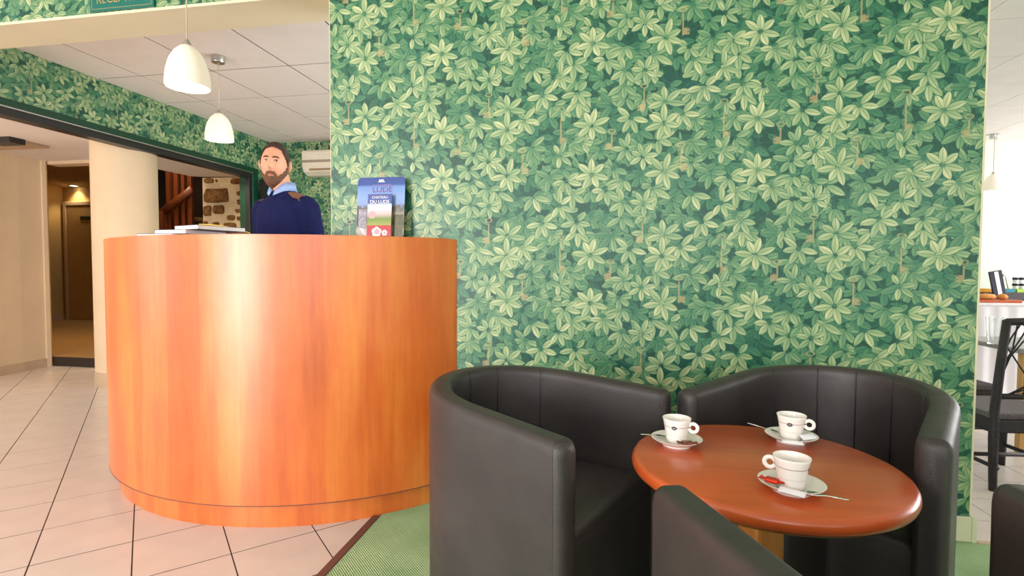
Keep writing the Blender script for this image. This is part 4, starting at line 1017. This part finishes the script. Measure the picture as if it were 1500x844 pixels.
# ------------------------------------------------------------------ dining room: wicker chairs, table, buffet
FZ = -.30
def wicker_chair(loc, rz, label):
    e = empty('wicker_chair', loc, rz); tag(e, label, 'chair', 'dark wicker dining chairs')
    W, D, SHt, HT = .46, .46, .46, 1.01
    # local: back at -y, facing +y
    for s_ in (-1, 1):
        tube('leg', [(s_*(W/2-.02), -D/2-.0, 0), (s_*(W/2-.02), -D/2+.01, .30), (s_*(W/2-.02), -D/2+.01, .46), (s_*(W/2-.02), -D/2-.02, .75), (s_*(W/2-.02), -D/2-.05, HT)], [.020, .024, .024, .023, .021], M_wicker, e, 8)
        tube('leg', [(s_*(W/2-.03), D/2-.02, 0), (s_*(W/2-.03), D/2-.03, SHt-.02)], [.019, .023], M_wicker, e, 8)
        tube('stretcher', [(s_*(W/2-.025), -D/2-.02, .14), (s_*(W/2-.03), D/2-.022, .14)], .013, M_wicker, e, 8)
    tube('stretcher', [(-W/2+.025, 0, .14), (W/2-.025, 0, .14)], .013, M_wicker, e, 8)
    box('seat', -W/2, W/2, -D/2, D/2, SHt-.04, SHt, mat('grey_seat_weave', srgb(92, 84, 86), .6, noise=(150, .6), bump=(170, .7, .01)), e, .012)
    box('apron', -W/2+.005, W/2-.005, -D/2+.003, D/2-.003, SHt-.12, SHt-.04, M_wicker, e, .008)
    def bp(x, z):  # point on the leaning back plane
        t = (z-.46)/(HT-.46); return (x, -D/2+.01-.06*t**1.1 if t > 0 else -D/2+.01, z)
    tube('top_rail', [bp(-W/2+.02, HT-.01), bp(0, HT-.002), bp(W/2-.02, HT-.01)], .021, M_wicker, e, 8)
    tube('lower_rail', [bp(-W/2+.02, .56), bp(W/2-.02, .56)], .017, M_wicker, e, 8)
    rnd = random.Random(5)
    hw = W/2-.035
    for k in range(17):
        sd1, sd2 = rnd.sample(range(4), 2); g_ = lambda sd: {0: (-hw, rnd.uniform(.58, HT-.03)), 1: (hw, rnd.uniform(.58, HT-.03)), 2: (rnd.uniform(-hw, hw), .565), 3: (rnd.uniform(-hw, hw), HT-.02)}[sd]
        a, b_ = g_(sd1), g_(sd2)
        mid = ((a[0]+b_[0])/2+rnd.uniform(-.02, .02), (a[1]+b_[1])/2+rnd.uniform(-.02, .02))
        tube('lattice_strand', [bp(*a), bp(*mid), bp(*b_)], .0045, M_wicker, e, 5)
    return e
wicker_chair((2.42, 1.60, FZ), .12, 'dark wicker dining chair with open lattice back turned to the lounge')
wicker_chair((2.555, 2.40, FZ), -1.45, 'dark wicker dining chair half hidden behind the papered wall corner')
dt = empty('dining_table', (3.24, 2.42, FZ)); tag(dt, 'grey topped dining table behind the wicker chairs', 'table')
box('tabletop', -.42, .42, -.36, .36, .715, .75, mat('grey_stone_top', srgb(150, 146, 146), .3, noise=(40, .2)), dt, .006)
for sx in (-.34, .34):
    for sy in (-.29, .29): box('leg', sx-.025, sx+.025, sy-.025, sy+.025, 0, .715, M_pale, dt, .004)
def tumbler(loc, label, h=.15, r=.035):
    o = lathe('drinking_glass', [(0, 0), (r*.72, 0), (r, h), (r-.002, h), (r*.72-.002, .008), (0, .008)], M_wglass, None, 24); o.location = loc; tag(o, label, 'glass'); return o
tumbler((ony(1456, 500, 2.30).x, 2.30, FZ+.75), 'tall clear glass standing on the grey dining table', .20, .052)
# buffet
bf = empty('buffet_table', (4.55, 3.98, FZ)); tag(bf, 'long buffet table under a white cloth by the far dining room wall', 'table')
BZ = .98
M_cloth = mat('white_cloth', srgb(236, 232, 236), .85, noise=(6, .03))
x0, x1 = -1.1, 1.6; nf = 90; v, f = [], []
for k in range(nf+1):
    t = k/nf; x = x0+(x1-x0)*t; y = -.36+.012*math.sin(k*1.35)
    v += [(x, -.36, BZ), (x, y-.005, BZ-.3), (x, y-.02, .04)]
for k in range(nf): f += [(k*3, k*3+1, k*3+4, k*3+3), (k*3+1, k*3+2, k*3+5, k*3+4)]
obj('cloth_skirt', v, f, M_cloth, bf, True); box('tabletop', x0, x1, -.37, .38, BZ-.03, BZ, M_cloth, bf, .008)
for lx in (x0+.1, x1-.1):
    for ly in (-.28, .3): box('leg', lx-.03, lx+.03, ly-.03, ly+.03, 0, BZ-.03, M_pale, bf)
TB = FZ+BZ
def at(px, py, Y): return ony(px, py, Y)
# raised dark shelf with coloured trays
a, b_ = at(1420, 425, 4.12), at(1520, 425, 4.12)
sf = box('buffet_riser', a.x-.3, b_.x+.5, 4.03, 4.30, TB, TB+.085, mat('dark_riser_wood', srgb(62, 54, 56), .5)); tag(sf, 'dark low riser shelf on the buffet', 'shelf')
SZ = TB+.085
def tray(xa, xb, c, label):
    A, B = at(xa, 420, 4.10), at(xb, 420, 4.10)
    e = empty('tray', ((A.x+B.x)/2, 4.12, SZ)); tag(e, label, 'tray', 'coloured trays on the buffet'); hw = (B.x-A.x)/2
    m = mat('tray_'+label.split()[0], c, .35)
    box('tray_floor', -hw, hw, -.07, .07, 0, .006, m, e)
    for p in ((-hw, hw, -.075, -.065), (-hw, hw, .065, .075), (-hw, -hw+.01, -.07, .07), (hw-.01, hw, -.07, .07)): box('tray_wall', *p, 0, .035, m, e, .002)
tray(1424, 1451, srgb(232, 168, 50), 'orange shallow tray next to the menu stand'); tray(1468, 1482, srgb(20, 130, 150), 'teal shallow tray on the buffet riser'); tray(1484, 1508, srgb(160, 196, 60), 'lime green shallow tray on the buffet riser')
# menu stand
A, B = at(1456, 396, 4.0), at(1463, 430, 3.98)
ms = empty('menu_stand', (B.x, 3.95, TB)); tag(ms, 'tilted dark framed menu stand with a white strip', 'menu stand')
hh = A.z-TB
o = box('frame', -.055, .055, -.012, .012, .022, hh, mat('navy_frame', srgb(24, 26, 52), .4), ms, .003); o.rotation_euler = (0, -.20, 0)
o2 = box('white_strip', -.016, .020, -.0135, -.011, .02, hh-.008, M_white, o)
box('foot', -.075, .075, -.05, .05, 0, .012, M_white, ms, .003)
# bread board and loaves
A, B = at(1425, 435, 3.70), at(1489, 435, 3.70)
bd = box('bread_board', A.x-.1, B.x, 3.62, 3.78, TB, TB+.028, M_table, bev=.004); tag(bd, 'reddish wooden bread board on the white cloth', 'board')
M_crust = mat('bread_crust', srgb(206, 140, 70), .7, noise=(25, .2)); 
for (xa, xb, lab) in ((1428, 1459, 'long pale bread loaf on the board'), (1461, 1476, 'short golden bread loaf on the board')):
    A, B = at(xa, 430, 3.70), at(xb, 430, 3.70); L = B.x-A.x
    e = tube('bread_loaf', [(-L/2, 0, 0), (-L/2+.02, 0, 0), (-.0, 0, .004), (L/2-.02, 0, 0), (L/2, 0, 0)], [(.012, .010), (.034, .026), (.038, .030), (.034, .026), (.012, .010)], M_crust, None, 12, up=(0, 1, 0)); e.location = ((A.x+B.x)/2, 3.70, TB+.054); tag(e, lab, 'bread', 'loaves on the bread board')
# glass dome with red knob, swan neck tap, stacked cups
A = at(1441, 402, 4.2)
e = empty('glass_dome', (A.x-.02, 4.34, TB)); tag(e, 'glass dome with a red knob on the buffet', 'dome')
hz = A.z-TB
lathe('dome', [(.03, 0), (.03, hz*.55), (.025, hz*.85), (.0, hz*.95), (.0, hz*.93), (.023, hz*.83), (.028, hz*.55), (.028, 0), (.03, 0)], M_wglass, e, 28)
lathe('knob', [(0, hz*.94), (.02, hz*.95), (.05, hz+.0), (.03, hz+.02), (0, hz+.025)], mat('red_knob', srgb(210, 80, 66), .4), e, 16)
A = at(1478, 424, 4.2); B = at(1467, 404, 4.2)
e = empty('swan_neck_lamp', (A.x, 4.20, SZ)); tag(e, 'thin swan neck stem with a small dark head', 'lamp')
h2 = B.z-SZ
tube('stem', [(0, 0, 0), (-.02, 0, h2*.5), (-.035, 0, h2*.95), (-.06, 0, h2*1.12), (-.09, 0, h2*1.08), (B.x-A.x, 0, h2)], .005, M_metal, e, 8)
obj('head', *ballg((B.x-A.x, 0, h2), .017), M_black, e, True)
for r_i in range(2):
    for k in range(3):
        A = at(1488+8.5*k, 410, 4.14)
        o = empty('stacked_cup', (A.x, 4.14, SZ+.036+r_i*.062)); tag(o, 'small navy and white cup %s on the lime tray' % ('in the lower row' if r_i == 0 else 'in the upper row'), 'cup', 'cups %s on the lime tray' % ('in the lower row' if r_i == 0 else 'in the upper row'))
        lathe('cup_body', [(0, 0), (.020, 0), (.027, .035), (.027, .060), (.024, .060), (.018, .006), (0, .006)], M_white, o, 16); lathe('cup_band', [(.0262, .030), (.0278, .036), (.0278, .054), (.0274, .054)], mat('navy_frame', srgb(24, 26, 52), .4), o, 16)
